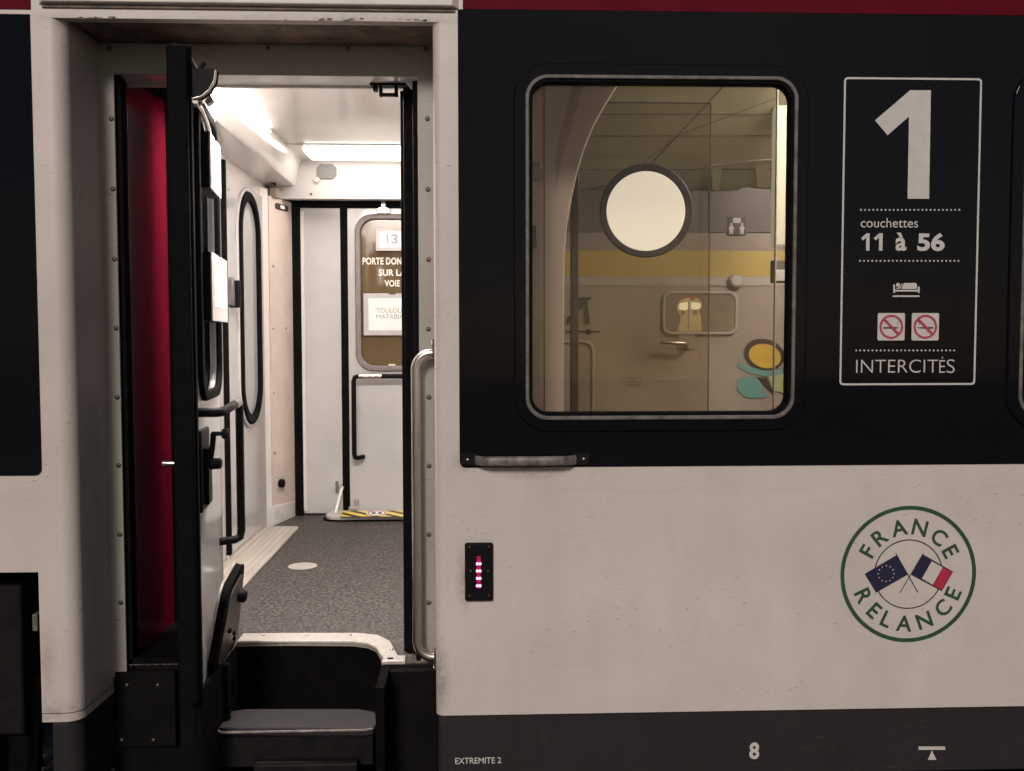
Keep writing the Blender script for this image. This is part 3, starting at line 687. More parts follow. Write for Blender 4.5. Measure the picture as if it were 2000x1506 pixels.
# ceiling with valance beam along the end wall
MB().box(XB, -.08, YP+.14, YD, ZC, ZC+.05).build('ceiling', M['ceil'], coach)
va, vb = at(567, 351, YH), at(418, 221, .98)
xv, zv = (va.x+vb.x)/2, (va.z+vb.z)/2
vl = MB(); y0_, y1_ = YP+.14, YH
pr = [(XB, ZC), (xv, zv), (xv-.01, zv-.012), (XL-.02, zv-.03), (XL-.02, ZC+.05), (XB, ZC+.05)]
vl.add([(x, y0_, z) for x, z in pr]+[(x, y1_, z) for x, z in pr], [list(range(6)), [6+k for k in range(6)][::-1]]+[(k, (k+1) % 6, 6+(k+1) % 6, 6+k) for k in range(6)])
val = vl.build('valance', M['ceil'], coach)
zh0 = at(690, 386, YH).z
hp = MB().box(XL, -.08, YH, YD+.05, zh0, ZC+.02).build('door_head_panel', M['headwhite'], coach)
MB().box(xc0, -.08, YH-.012, YH+.03, zh0-.012, zh0-.001).build('lower_rail', M['holder'], hp, bev=.004)
hx = [(at(a, b_, YH).x, at(a, b_, YH).z) for a, b_ in ((626, 321), (650, 321), (657, 328), (657, 343), (650, 350), (626, 350), (619, 343), (619, 328))]
plate('loudspeaker_grille', [hx], YH-.010, YH+.002, M['grille'], hp, bev=.002)
q = at(619, 352, YH); plate('round_button', [circ(q.x, q.z, .018, 20)], YH-.014, YH+.002, M['steel'], hp, bev=.003)
q = at(608, 379, YH); screw(hp, [(q.x, YH-.001, q.z)], .008)
dk = at(520, 365, 2.75)
MB().box(at(526, 365, 2.82).x, at(540, 365, 2.82).x, 2.82, YH-.002, at(535, 385, 2.82).z, at(535, 366, 2.82).z).build('cable_box', M['taupe'], hp, bev=.004)
mb = MB(); mb.hexa([at(498, 338, 2.62), at(539, 364, 2.80), at(539, 364, 2.9), at(498, 338, 2.7)], [at(506, 334, 2.62), at(540, 350, 2.80), at(540, 350, 2.9), at(506, 334, 2.7)]); mb.build('shadow_gap', M['dark'], hp)
MB().box(-.10, -.05, .36, YD+.05, ZF, ZC+.05).build('inner_wall', M['inwhite'], coach)
# floor fittings
XS = atz(520, 1100, ZF).x
XS = (atz(478, 1150, ZF).x+atz(585, 1028, ZF).x)/2
r5 = .05; yE = atz(560, 1030, ZF).y
so = [(XL+.004, 1.0), (XS, 1.0), (XS, yE-r5)]+[(XS-r5+r5*math.cos(R(a)), yE-r5+r5*math.sin(R(a))) for a in range(15, 91, 15)]+[(XL+.004, yE)]
plate('door_sill', [so], ZF+.001, ZF+.008, M['ribbed'], fo, F=XY, bev=.002)
q = atz(591, 1107, ZF)
plate('floor_disc', [circ(q.x, q.y, .072, 40)], ZF+.001, ZF+.005, M['nosing'], fo, F=XY, bev=.001)
# far step cover, lying flat
def cover_plate(name, loop, t0, t1, F, parent):
    return plate(name, [loop], t0, t1, M['holder'], parent, F=F, bev=.008, seg=3)
xk0 = atz(632, 1010, ZF+.03).x; yk0 = atz(720, 1018, ZF).y; rk = .09
lo = [(xk0+rk-rk*math.cos(R(a)), yk0+rk-rk*math.sin(R(a))) for a in range(0, 91, 15)]+[(-.17, yk0), (-.17, YD-.02), (xk0+.02, YD-.02)]
fc = cover_plate('step_cover', lo, ZF+.004, ZF+.034, XY, coach)
plate('rubber_rim', [[(x+(-.014 if x < -.5 else 0), y-.014 if y < YD-.03 else y) for x, y in lo]], ZF+.001, ZF+.010, M['rubber'], fc, F=XY)
zk = ZF+.0345
hq = [(atz(a, b_, zk).x, atz(a, b_, zk).y) for a, b_ in ((664, 1009), (671, 999), (812, 997), (812, 1009))]
plate('hazard_stripes', [hq], zk, zk+.0012, M['hazard'], fc, F=XY)
q = atz(736, 1003, zk)
plate('warning_disc', [circ(q.x, q.y, .066, 36, .085)], zk+.0015, zk+.0025, M['paper'], fc, F=XY)
plate('warning_ring', [circ(q.x, q.y, .058, 36, .075), circ(q.x, q.y, .050, 36, .065)], zk+.003, zk+.0035, M['banred'], fc, F=XY)
for dx in (-.02, .02): plate('footprint', [circ(q.x+dx, q.y, .013, 20, .034)], zk+.003, zk+.0035, M['thin'], fc, F=XY)
a_, b2 = atz(655, 1002, zk), at(668, 953, YD-.04)
MB().tube([a_, b2], .0085, 10).build('stay_rod', M['paper'], fc, ang=60)
b3 = at(663, 950, YD-.01)
sh = MB(); sh.box(b3.x-.025, b3.x-.004, YD-.022, YD-.002, b3.z-.035, b3.z+.035); sh.tube([b2, (b2.x, YD-.002, b2.z+.01)], .014, 10); sh.build('stay_bracket', M['steel'], fc, bev=.003)
b4 = at(696, 990, YD-.03)
MB().tube([(b4.x, YD-.03, ZF+.03), (b4.x, YD-.03, b4.z+.04)], .010, 10).tube([(b4.x, YD-.03, b4.z+.035), (b4.x, YD-.03, b4.z+.045)], .016, 10).tube([(b4.x, YD-.03, ZF+.05), (b4.x-.04, YD-.06, ZF+.05)], .014, 10).build('floor_bolt', M['nosing'], fc, ang=50)

# near step cover, swung up against the open door
c = {}
P0 = at(407, 1333, .16); P1 = at(441, 1150, .19); P2 = at(473, 1093, .52); P3 = at(457, 1258, .50)
ex = (P3-P0); ey = (P1-P0)
nn = ex.cross(ey).normalized(); 
if nn.x < 0: nn = -nn
quad = [P0, P3+Vector((0, 0, .02)), P2, P1]
def smooth_quad(qs, r):
    o = []
    for i in range(4):
        a, b_, c_ = qs[i-1], qs[i], qs[(i+1) % 4]
        p = b_+(a-b_).normalized()*r; s = b_+(c_-b_).normalized()*r
        for k in range(6):
            t = k/5; o.append(p*(1-t)**2+b_*2*t*(1-t)+s*t*t)
    return o
def slab(name, lp, n, t0, t1, mat, parent):
    k = len(lp); mbb = MB(); mbb.add([p+n*t0 for p in lp]+[p+n*t1 for p in lp], [list(range(k)), [k+i for i in range(k)][::-1]]+[(i, (i+1) % k, k+(i+1) % k, k+i) for i in range(k)])
    return mbb.build(name, mat, parent, bev=.003)
lp = smooth_quad(quad, .07); cen = sum(lp, Vector())/len(lp)
sc1 = slab('step_cover', lp, nn, -.014, .012, M['rubber'], coach)
sc1['label'] = 'step cover swung up on edge beside the open door'
slab('metal_rim', lp, nn, -.024, -.0145, M['nosing'], sc1)
slab('underside', [cen+(p-cen)*.80 for p in lp], nn, .0125, .017, M['bronze'], sc1)
MB().tube([cen+ex*.25+nn*.012+Vector((0, 0, .05)), cen+ex*.25+nn*.04+Vector((0, 0, .05)), cen+ex*.25+nn*.048+Vector((0, 0, .05))], [.024, .024, .016], 12).build('bump_stop', M['grip'], sc1, ang=50)
for dx, dz in ((-.15, -.03), (-.12, .05), (.02, -.08), (.02, -.06), (-.05, .12)):
    p = cen+ex*dx+Vector((0, 0, dz)); MB().tube([p+nn*.015, p+nn*.024, p+nn*.026], [.009, .009, .004], 8).build('rubber_stud', M['grip'], sc1, ang=50)

# --- underframe on the left
un = MB(); un.box(XMIN, X_CUT-.01, .35, .75, .35, .9); un.box(-1.9, -1.52, .10, .34, .42, .93)
un.box(-1.72, -1.60, .06, .2, -.1, .42)
uno = un.build('underframe', M['dark'], coach, bev=.01)
MB().tube([(-1.62, .12, -.5), (-1.58, .16, 0), (-1.55, .2, .6)], .06, 10).build('air_hose', M['void'], uno)
bq = at(70, 1215, .03)
MB().box(bq.x-.008, bq.x+.010, .02, .06, bq.z-.028, bq.z+.028).build('hinge_lug', M['alu'], uno, bev=.003)
MB().box(XMIN, XMAX, 2.2, 2.3, -.9, .45).build('far_underframe', M['void'], coach) if False else None
MB().box(-1.35, XMAX, .9, 2.4, -.8, .50).build('equipment_case', M['void'], coach)

# --- markings painted on the skirt
ysk = .012-.0012
def skt(s, a, b_, c_, d, w): return text_fit(s, prect(a, b_, c_, d, ysk), w)
flat('lettering', [skt('EXTREMITE 2', 889, 1479.5, 979, 1491.5, .012)], ysk, M['marking'], coach)
flat('bay_number', [skt('8', 1463.5, 1450, 1483, 1483, .035)], ysk, M['marking'], coach)
lf = plate('lifting_mark', [pts([(1794, 1458), (1846, 1458), (1846, 1464.5), (1794, 1464.5)], ysk)], ysk-.0006, ysk+.0006, M['marking'], coach)
plate('triangle', [pts([(1820, 1466), (1829, 1484), (1812, 1484)], ysk)], ysk-.0006, ysk+.0006, M['marking'], lf)

# ------------------------------------------------------------------ compartment behind the window; the pane's train reflection is built as its wall
YI = 1.50
comp = MB()
cw = plate('reflected_train_wall', [rect(*[at(900, 600, YI).x, 4.4], ZF, at(1300, 558, YI).z)], YI, YI+.03, M['lowergrey'], coach)  # stands in for the opposite train reflected in the pane
def band(name, p0, p1, mat, t=YI, a=900, xe=4.4): 
    return MB().box(at(a, 500, t).x, xe, t-.004, t+.03, at(1300, p1, t).z, at(1300, p0, t).z-.0005).build(name, mat, cw)
band('pale_stripe', 540, 558, M['palegrey']); band('mustard_stripe', 489, 540, M['mustard']); band('taupe_stripe', 455, 489, M['taupe']); band('brown_stripe', 372, 455, M['brown'])
# sloping ceiling above it
zc0 = at(1300, 372, YI).z; YS = .72; zc1 = at(1300, 120, YS).z
cs = MB(); cs.hexa([(.0, YI+.03, zc0), (4.4, YI+.03, zc0), (4.4, YS, zc1), (.0, YS, zc1)], [(.0, YI+.03, zc0+.3), (4.4, YI+.03, zc0+.3), (4.4, YS, zc1+.03), (.0, YS, zc1+.03)])
cso = cs.build('compartment_ceiling', M['olive'], coach)
sn = Vector((0, -(zc1-zc0), -(YI+.03-YS))).normalized(); sP = Vector((0, YS, zc1))
def on_s(px, py): return hit(px, py, sP, sn)
def seam(ps, r): MB().tube([on_s(a, b_)+sn*.001 for a, b_ in ps], r, 6).build('panel_seam', M['seam'], cso)
for py in (222, 264.5, 330): seam([(1060, py+1), (1700, py)], .0022)
seam([(1440, 140), (1395, 188), (1260, 332), (1190, 360), (1130, 376)], .0020)
seam([(1520, 190), (1330, 262), (1210, 352)], .0012)
# rose-beige partition with its curved edge
YC = .42
edge = [(1210, 120), (1206, 168), (1182, 206), (1160, 246), (1142, 290), (1128, 336), (1117, 388), (1108, 440), (1103, 500), (1102, 560), (1102, 860)]
bp = plate('curved_partition', [pts(edge+[(940, 860), (940, 120)], YC)], YC, YC+.05, M['beige'], coach, bev=.006)
e2 = [(1150, 120), (1140, 168), (1118, 240), (1098, 310), (1086, 372), (1086, 320), (1092, 280), (1108, 220), (1118, 168), (1122, 120)]
plate('dark_fold', [pts(e2, YC-.002)], YC-.003, YC+.001, M['beige2'], bp)
MB().tube([at(1063, 150, YC-.002), at(1063, 840, YC-.002)], .0022, 6).build('panel_seam', M['seam'], bp)
MB().box(*prect(1040, 315, 1056, 352, YC-.008)[:2], YC-.01, YC, *prect(1040, 315, 1056, 352, YC-.008)[2:]).build('vent_plate', M['taupe'], bp, bev=.003)
MB().box(*prect(1036, 440, 1049, 482, YC-.02)[:2], YC-.03, YC, *prect(1036, 440, 1049, 482, YC-.02)[2:]).build('door_catch', M['alu'], bp, bev=.005)
# bronze post and tinted glass screen
YT = .62
q = prect(1115, 200, 1129, 840, YT)
gs = MB().box(q[0], q[1], YT-.02, YT+.03, q[2], q[3]).build('glass_screen', M['bronze'], coach, bev=.002)
q2 = prect(1129, 201, 1385, 840, YT)
plate('pane', [rect(q2[0], q2[1], q2[2], q2[3])], YT, YT+.008, M['smoked'], gs)
MB().box(q2[0]-.03, q2[1], YT-.001, YT+.010, q2[3], q2[3]+.003).build('top_edge', M['alu'], gs)
MB().box(q2[1], q2[1]+.003, YT, YT+.008, q2[2], q2[3]).build('side_edge', M['seam'], gs)
MB().box(at(1516, 400, .8).x, at(1518, 400, .8).x, .8, .82, at(1517, 840, .8).z, at(1517, 150, .8).z).build('screen_post', M['palegrey'], gs)

# wall things behind the glass
q = prect(1420, 424, 1456, 460, YI-.006)
sg = thing('luggage_sign', ((q[0]+q[1])/2, YI-.006, q[2]), 'small square dark pictogram sign with two white figures under a screen, on the brown stripe', 'sign')
MB().box(q[0], q[1], YI-.012, YI-.005, q[2], q[3]).build('sign_plate', M['bronze'], sg, bev=.002)
yq = YI-.0125
fig = []
w_ = q[1]-q[0]
for cx in (q[0]+w_*.22, q[0]+w_*.80):
    h = w_; zb_ = q[2]
    fig.append(circ(cx, zb_+h*.60, h*.065, 14))
    fig.append([(cx-.09*h, zb_+.34*h), (cx-.16*h, zb_+.30*h), (cx-.07*h, zb_+.52*h), (cx+.07*h, zb_+.52*h), (cx+.17*h, zb_+.33*h), (cx+.09*h, zb_+.36*h), (cx+.09*h, zb_+.06*h), (cx+.02*h, zb_+.06*h), (cx, zb_+.26*h), (cx-.03*h, zb_+.06*h), (cx-.10*h, zb_+.06*h)])
mbf = MB()
for l in fig: mbf.add([(x, yq, z) for x, z in l], [list(range(len(l)))])
mbf.build('figures', M['marking'], sg)
plate('screen_symbol', [rr(q[0]+.30*w_, q[0]+.72*w_, q[2]+.66*w_, q[2]+.94*w_, .04*w_)], yq-.0005, yq+.0004, M['holder'], sg)
q = at(1435, 550, YI-.004)
rbn = plate('round_fitting', [circ(q.x, q.z, .036, 36)], YI-.02, YI-.003, M['taupe'], cw, bev=.004)
plate('cap', [circ(q.x+.002, q.z+.002, .027, 32)], YI-.030, YI-.018, M['marking'], rbn, bev=.004) if False else plate('round_cap', [circ(q.x+.002, q.z+.002, .027, 32)], YI-.030, YI-.018, M['marking'], cw, bev=.004)
# door window of the reflected train, built solid: frame and dark pane
q = prect(1293, 569, 1440, 654, YI-.004)
plate('reflected_door_window', [rr(*q, .042), rr(*grow(q, -.014), .034)], YI-.014, YI-.003, M['palegrey'], cw, bev=.004)
plate('reflected_door_pane', [rr(*grow(q, -.013), .035)], YI-.008, YI-.003, M['mirror'], cw)
yv = YI-.0085
plate('reflected_mustard_view', [pts([(1372, 586), (1436, 584), (1436, 645), (1372, 647)], yv)], yv+.0012, yv+.002, M['mustard'], cw)
arch = [(1322, 647), (1329, 628), (1329, 618), (1322, 604), (1324, 594), (1330, 586), (1340, 582), (1362, 582), (1370, 588), (1371, 598), (1366, 606), (1369, 618), (1371, 647)]
plate('reflected_view', [pts(arch, yv)], yv-.0004, yv+.0004, M['warmview'], cw)
for l in ([(1325, 602), (1328, 592), (1344, 590), (1345, 603), (1335, 607)], [(1349, 603), (1350, 590), (1368, 592), (1369, 601), (1358, 606)]):
    plate('reflected_light', [pts(l, yv)], yv-.0011, yv-.0006, M['reflected_glow'], cw)
flat('reflected_details', [([(at(a+dx, b_+dy, yv-.001).x, at(a+dx, b_+dy, yv-.001).z) for dx, dy in ((0, 0), (7, 0), (7, 9), (0, 9))], [(0, 1, 2, 3)]) for a, b_ in ((1330, 606), (1354, 605))]+[([(at(a, b_, yv-.001).x, at(a, b_, yv-.001).z) for a, b_ in ((1344, 590), (1346, 590), (1346, 645), (1344, 645))], [(0, 1, 2, 3)])], yv-.0012, M['taupe'], cw)
q = at(1352, 582, yv); plate('red_spot', [circ(q.x, q.z, .012, 20)], yv-.001, yv, M['banred'], cw)
# the reflected train's lever handle, built solid on a plate
q = prect(1325, 646, 1358, 682, YI-.004)
hp2 = plate('reflected_handle', [rr(*q, .008)], YI-.010, YI-.003, M['lowergrey'], cw, bev=.002)
MB().tube([at(1342, 672, YI-.01), at(1342, 671, YI-.05), at(1336, 671, YI-.055), at(1292, 668, YI-.055), at(1289, 668, YI-.055)], [.012, .011, .0105, .0095, .006], 12).build('reflected_lever', M['steel'], cw, ang=60)
# reflected train's stickers, letter mark and blob logos, built on the wall
flat('reflected_letter', [([(at(a, b_, YI-.005).x, at(a, b_, YI-.005).z) for a, b_ in l], [list(range(len(l)))]) for l in (
    [(1112, 592), (1118, 582), (1155, 580), (1152, 587), (1126, 588), (1119, 598)], [(1119, 597), (1127, 588), (1133, 596), (1130, 612), (1120, 618), (1111, 634), (1106, 632), (1108, 620), (1121, 610)],
    [(1138, 588), (1147, 587), (1153, 633), (1143, 634)], [(1126, 588), (1138, 588), (1139, 596), (1133, 607), (1131, 600)])], YI-.0046, M['thin'], cw)
flat('reflected_line_mark', [([(at(a, b_, YI-.005).x, at(a, b_, YI-.005).z) for a, b_ in ((1106, 646), (1173, 646), (1173, 649), (1106, 649))], [(0, 1, 2, 3)]), (pts([(1120+7*math.cos(t), 647+6*math.sin(t)) for t in [k*math.pi/8 for k in range(16)]], YI-.005), [list(range(16))]), (pts([(1149+6*math.cos(t), 648+5.5*math.sin(t)) for t in [k*math.pi/8 for k in range(16)]], YI-.005), [list(range(16))])], YI-.0046, M['bronze'], cw)
q = prect(1060, 665, 1161, 860, YI-.004)
plate('reflected_door_outline', [rr(*q, .05), rr(*grow(q, -.012), .042)], YI-.010, YI-.003, M['palegrey'], cw, bev=.003)
flat('reflected_sticker', [(pts(l, YI-.005), [list(range(len(l)))]) for l in ([(1224, 735), (1236, 735), (1236, 752), (1224, 752)], [(1239, 735), (1252, 735), (1252, 752), (1239, 752)])], YI-.0046, M['taupe'], cw)
flat('sticker_symbol', [(pts(l, YI-.0052), [list(range(len(l)))]) for l in ([(1228, 719), (1232, 717), (1235, 721), (1243, 721), (1246, 717), (1250, 720), (1248, 725), (1243, 723), (1235, 723), (1230, 725)], [(1226, 741), (1234, 741), (1234, 744), (1226, 744)], [(1241, 741), (1249, 741), (1249, 744), (1241, 744)])], YI-.0050, M['palegrey'], cw)
def blob(cx, cy, rx_, ry_, rot=0, k=1.0): return [(cx+k*(rx_*math.cos(t)*math.cos(rot)-ry_*math.sin(t)*math.sin(rot)), cy+k*(rx_*math.cos(t)*math.sin(rot)+ry_*math.sin(t)*math.cos(rot))) for t in [i*math.pi/16 for i in range(32)]]
flat('turquoise_patch', [(pts(l, YI-.006), [list(range(len(l)))]) for l in ([(1441, 706), (1462, 716), (1500, 724), (1545, 718), (1545, 728), (1500, 736), (1462, 728), (1440, 716)], [(1441, 742), (1470, 734), (1484, 742), (1500, 776), (1480, 778), (1455, 776), (1441, 762)])], YI-.0046, M['teal'], cw)
flat('green_patch', [(pts([(1500, 736), (1545, 728), (1545, 772), (1510, 762)], YI-.006), [(0, 1, 2, 3)])], YI-.0048, M['lime'], cw)
flat('dark_wedge', [(pts([(1476, 736), (1498, 738), (1512, 772)], YI-.006), [(0, 1, 2)])], YI-.0050, M['bronze'], cw)
plate('oval_outline', [pts(blob(1493, 692, 40, 30, .25), YI-.006), pts(blob(1494, 695, 32, 23.5, .25), YI-.006)], YI-.0075, YI-.0065, M['bronze'], cw)
flat('ochre_oval', [(pts(blob(1494, 695, 33, 24.5, .25), YI-.006), [list(range(32))])], YI-.0056, M['ochre'], cw)
# coats of luggage on the rack: a soft dark hump over the brown stripe
hp_ = [(1384, 374), (1396, 374), (1402, 377), (1410, 381), (1424, 377), (1436, 374), (1446, 368), (1460, 365), (1476, 368), (1500, 370), (1560, 371), (1560, 454), (1384, 454)]
plate('rack_edge', [pts(hp_, YI-.008)], YI-.010, YI-.0045, M['brown'], cw, bev=.001)
for a, b_, c_, d in ((1392, 320, 1405, 372), (1478, 312, 1500, 366)):
    MB().hexa([at(a, d, YI-.02), at(c_, d, YI-.02), at(c_, d, YI), at(a, d, YI)], [on_s(a-4, b_)+sn*.002, on_s(c_+4, b_)+sn*.002, on_s(c_+4, b_)-sn*.01, on_s(a-4, b_)-sn*.01]).build('rack_strap', M['olive'], cw)
MB().tube([on_s(a, b_)+sn*.004 for a, b_ in ((1330, 340), (1360, 330), (1400, 320), (1450, 315), (1490, 311), (1540, 309))], .004, 6).build('rack_rail', M['taupe'], cw)
# lit upright panel and dark fittings at the right edge
q = prect(1513, 205, 1560, 480, .95)
lpn = MB().box(q[0], q[1], .95, 1.0, q[2], q[3]).build('light_panel', M['cream'], coach, bev=.006)
q = prect(1511, 508, 1560, 552, .95); MB().box(q[0], q[1], .94, 1.0, q[2], q[3]).build('shelf_end', M['brown'], coach, bev=.004)
q = prect(1514, 527, 1545, 549, .93); MB().box(q[0], q[1], .93, .938, q[2], q[3]).build('vent_grille', M['marking'], coach, bev=.002)
# room shell
MB().box(.0, 4.4, .05, YI+.03, ZF-.05, ZF).build('compartment_floor', M['floor'], coach)
MB().box(-.05, -.0, .05, YI, ZF, 3.0).build('inner_wall', M['beige'], coach)
MB().box(4.4, 4.45, .05, YI, ZF, 3.0).build('inner_wall', M['beige'], coach)
MB().box(0, 4.4, .05, YS+.05, at(1300, 80, .4).z+.05, at(1300, 80, .4).z+.1).build('upper_ceiling', M['palegrey'], coach)
MB().box(2.05, 2.09, .05, YI, ZF, 3.0).build('inner_wall', M['beige'], coach)

# ------------------------------------------------------------------ lamps
la = thing('ceiling_lamp', (-.6, 2.62, ZC), 'long lit ceiling lamp running across the vestibule above the shut far door', 'lamp')
y0, y1 = atz(690, 286, ZC).y, atz(690, 307, ZC).y
y0, y1 = min(y0, y1), max(y0, y1)
x0 = at(600, 296, (y0+y1)/2).x
plate('diffuser', [rr(x0, -.16, y0, min(y1, YH-.03), .04)], ZC-.022, ZC-.006, M['lamp'], la, F=XY, bev=.006)
plate('frame', [rect(x0-.10, -.10, y0-.06, YH-.005)], ZC-.0055, ZC-.0005, M['ceil'], la, F=XY)
lb2 = thing('ceiling_lamp', (-.6, .66, ZC), 'unseen lamp added just inside the open door to brighten the vestibule', 'lamp')
plate('diffuser', [rr(x0, -.16, .48, .76, .04)], ZC-.022, ZC-.006, M['fill_lamp'], lb2, F=XY, bev=.006)  # unseen lamp assumed by symmetry, added as strong fill for the vestibule
plate('frame', [rect(-.95, -.10, .43, .82)], ZC-.0055, ZC-.0005, M['ceil'], lb2, F=XY)  # frame of the added unseen fill lamp
# slanting strip lamp on the valance
vd = Vector((xv-XB, 0, zv-ZC)); vlen = vd.length; vd.normalize(); vn = Vector((-vd.z, 0, vd.x))
if vn.x < 0: vn = -vn
VF = lambda a, b_, t: tuple(Vector((XB, a, ZC))+vd*b_+vn*t)
ls = thing('strip_lamp', (XB, 1.2, ZC-.05), 'slanting lit strip lamp along the valance over the gangway door', 'lamp')
plate('diffuser', [[(.62, .018), (1.2, .018), (1.95, .012), (2.06, .020), (1.4, .075), (.62, vlen*.62)]], .001, .010, M['sidelamp'], ls, F=VF, bev=.003)
# opal porthole lamp
q = at(1261.5, 412.5, YT-.03)
pl = thing('porthole_lamp', (q.x, YT-.03, q.z-.15), 'round glowing opal disc in a thick dark ring behind the big window', 'lamp')
plate('opal_disc', [circ(q.x, q.z, 77*(YT+3.05)/1850, 64)], YT-.035, YT-.022, M['globe'], pl, bev=.003)
qr = at(1262.5, 411.5, YT-.02)
plate('ring', [circ(qr.x, qr.z, 91*(YT+3.06)/1850, 64), circ(q.x, q.z, 76*(YT+3.05)/1850, 64)], YT-.028, YT-.006, M['bronze'], pl, bev=.004)
# compartment lamps out on the ceiling
for x in (1.62, 3.1):
    rl = thing('compartment_lamp', (x, .85, 2.8), 'lit warm ceiling lamp inside the compartment behind the window', 'lamp', 'compartment ceiling lamps')
    plate('diffuser', [rr(x-.25, x+.3, .42, .62, .04)], at(1300, 80, .4).z+.02, at(1300, 80, .4).z+.035, M['roomlamp'], rl, F=XY, bev=.004)
    plate('frame', [rect(x-.29, x+.34, .38, .66)], at(1300, 80, .4).z+.035, at(1300, 80, .4).z+.048, M['palegrey'], rl, F=XY)

# ------------------------------------------------------------------ notices in holders on the doors
def notice(F, cs, cz, w, h, label, depth, lines=None, brd=.018):
    o = thing('notice_holder', F(cs, cz-h/2, 0), label, 'notice', 'notices on the folding doors')
    notch = [(cs-.025, cz+h/2), (cs-.018, cz+h/2-.008), (cs+.018, cz+h/2-.008), (cs+.025, cz+h/2)]
    lp = [(cs-w/2, cz-h/2), (cs+w/2, cz-h/2), (cs+w/2, cz+h/2)]+notch[::-1]+[(cs-w/2, cz+h/2)]
    if depth > .03: plate('shaded_body', [lp], .001, depth-.006, M['grip'], o, F=F, bev=.003)  # black body puts the shade on the holder's side into its colour
    plate('holder', [lp], .001 if depth < .03 else depth-.0055, depth, M['holder'], o, F=F, bev=.002)
    plate('paper', [rect(cs-w/2+brd, cs+w/2-brd, cz-h/2+brd, cz+h/2-brd)], depth+.0004, depth+.0012, M['paper'], o, F=F)
    if lines:
        flat('print', [text_fit(s, bx, wg) for s, bx, wg in lines], depth+.0016, M['print'], o, F=F)
    return o
def thin_one(t):
    ls_ = [[(752, 463), (757, 459), (757, 476)]]
    return [([(at(x, y, YD-t).x-xh, at(x, y, YD-t).z) for x, y in l]) for l in ls_]
def fbox(a, b_, c_, d, t):
    q = prect(a, b_, c_, d, YD-t); return (q[0]-xh, q[1]-xh, q[2], q[3])
u = fbox(734, 445, 798, 490, .018); v = fbox(710, 573, 822, 655, .018)
cs_ = (u[0]+u[1])/2
n13 = notice(FF, cs_, (u[2]+u[3])/2, u[1]-u[0], u[3]-u[2], 'upper notice on the shut far door, showing the number 13', .02, [('3', fbox(764, 458, 777, 476, .02), .012)], .022)
l13 = thin_one(.02)[0]; lb3 = strokeband(l13, .0075)
flat('print', [(lb3, [[0, 1, 4, 5], [1, 2, 3, 4]])], .0216, M['print'], n13, F=FF)
notice(FF, (v[0]+v[1])/2, (v[2]+v[3])/2, v[1]-v[0], v[3]-v[2], 'lower notice on the shut far door, naming Toulouse Matabiau', .02, [('TOULOUSE', fbox(735, 602, 797, 611, .02), 0), ('MATABIAU', fbox(735, 614, 797, 623, .02), 0)], .032)
sA, zA1 = on_leaf(383, 229, .03); zA0 = on_leaf(383, 345, .03)[1]
sB, zB1 = on_leaf(383, 476, .03); zB0 = on_leaf(383, 625, .03)[1]
notice(NF, .36, (zA0+zA1)/2, .26, (zA1-zA0)*1.0, 'upper notice holder on the open folding door, seen almost edge on', .045)
notice(NF, .30, (zB0+zB1)/2, .40, (zB1-zB0)*.98, 'lower notice holder on the open folding door, with a white sheet', .045, None, .05)

# ------------------------------------------------------------------ red indicator light on the white side
q = prect(908, 1059, 963, 1172)
il = thing('indicator_light', ((q[0]+q[1])/2, 0, q[2]), 'black oblong indicator plate with a column of glowing red lights on the white side', 'indicator light')
plate('housing', [rr(*q, .007)], -.014, -.0005, M['grip'], il, bev=.004)
for k, py in enumerate((1101, 1115, 1129.5, 1144)):
    for dx in (-2.6, 2.6):
        c_ = at(935+dx, py, -.014); plate('led', [circ(c_.x, c_.z, .0043, 14)], -.0175, -.0135, M['led'], il, bev=.001)
cq = prect(931, 1086, 939, 1149, -.014); plate('led_lens', [rr(*cq, .004)], -.0150, -.0138, M['ledoff'], il, bev=.0004)
screw(il, [at(a, b_, -.014) for a, b_ in ((917, 1163), (955, 1163), (917, 1068), (955, 1068), (919, 1115), (953, 1115))], .004)

# ------------------------------------------------------------------ class panel on the black band
T0 = -.0042
q = prect(1643, 152.5, 1910, 752)
cp = thing('class_sign', ((q[0]+q[1])/2, T0, q[2]), 'tall white-outlined carriage sign with a giant figure 1 on the black band', 'sign')
plate('border', [rr(*q, .013), rr(*grow(q, -.0062), .008)], T0-.0005, T0+.0005, M['marking'], cp)
ONE = [(1708.8, 235.2), (1777.4, 176.4), (1818, 176.4), (1814.5, 388.3), (1772.4, 388.3), (1775.3, 227.6), (1733.4, 264.2)]
plate('numeral', [pts(ONE, T0)], T0-.0005, T0+.0005, M['marking'], cp)
def dots(py, a, c_):
    mb = MB()
    for k in range(25):
        p = at(a+(c_-a)*k/24, py, T0); l = circ(p.x, p.z, .0031, 10); mb.add([(x, T0-.0004, z) for x, z in l], [list(range(10))])
    mb.build('dotted_line', M['marking'], cp)
dots(410, 1681.5, 1873.5); dots(509.5, 1679.5, 1872); dots(684.5, 1672, 1863.5)
flat('lettering', [text_fit('couchettes', prect(1681, 426, 1793, 444.5, T0), 0)], T0-.0004, M['marking'], cp)
def fitpx(s, a, b_, c_, d, w): return text_fit(s, prect(a, b_, c_, d, T0), w)
def one(a, b_, c_, d, thin=1.0):
    q = [((x-1708.8)/109.2, (y-176.4)/211.9) for x, y in ONE]
    return [(a+(c_-a)*x, b_+(d-b_)*y) for x, y in q], [list(range(7))]
def onepx(*k): l, f = one(*k); return pts(l, T0), f
def strokes(lines, w, f=lambda p: p):
    return [(strokeband(l, w), [[i, i+1, 2*len(l)-2-i, 2*len(l)-1-i] for i in range(len(l)-1)]) for l in lines]
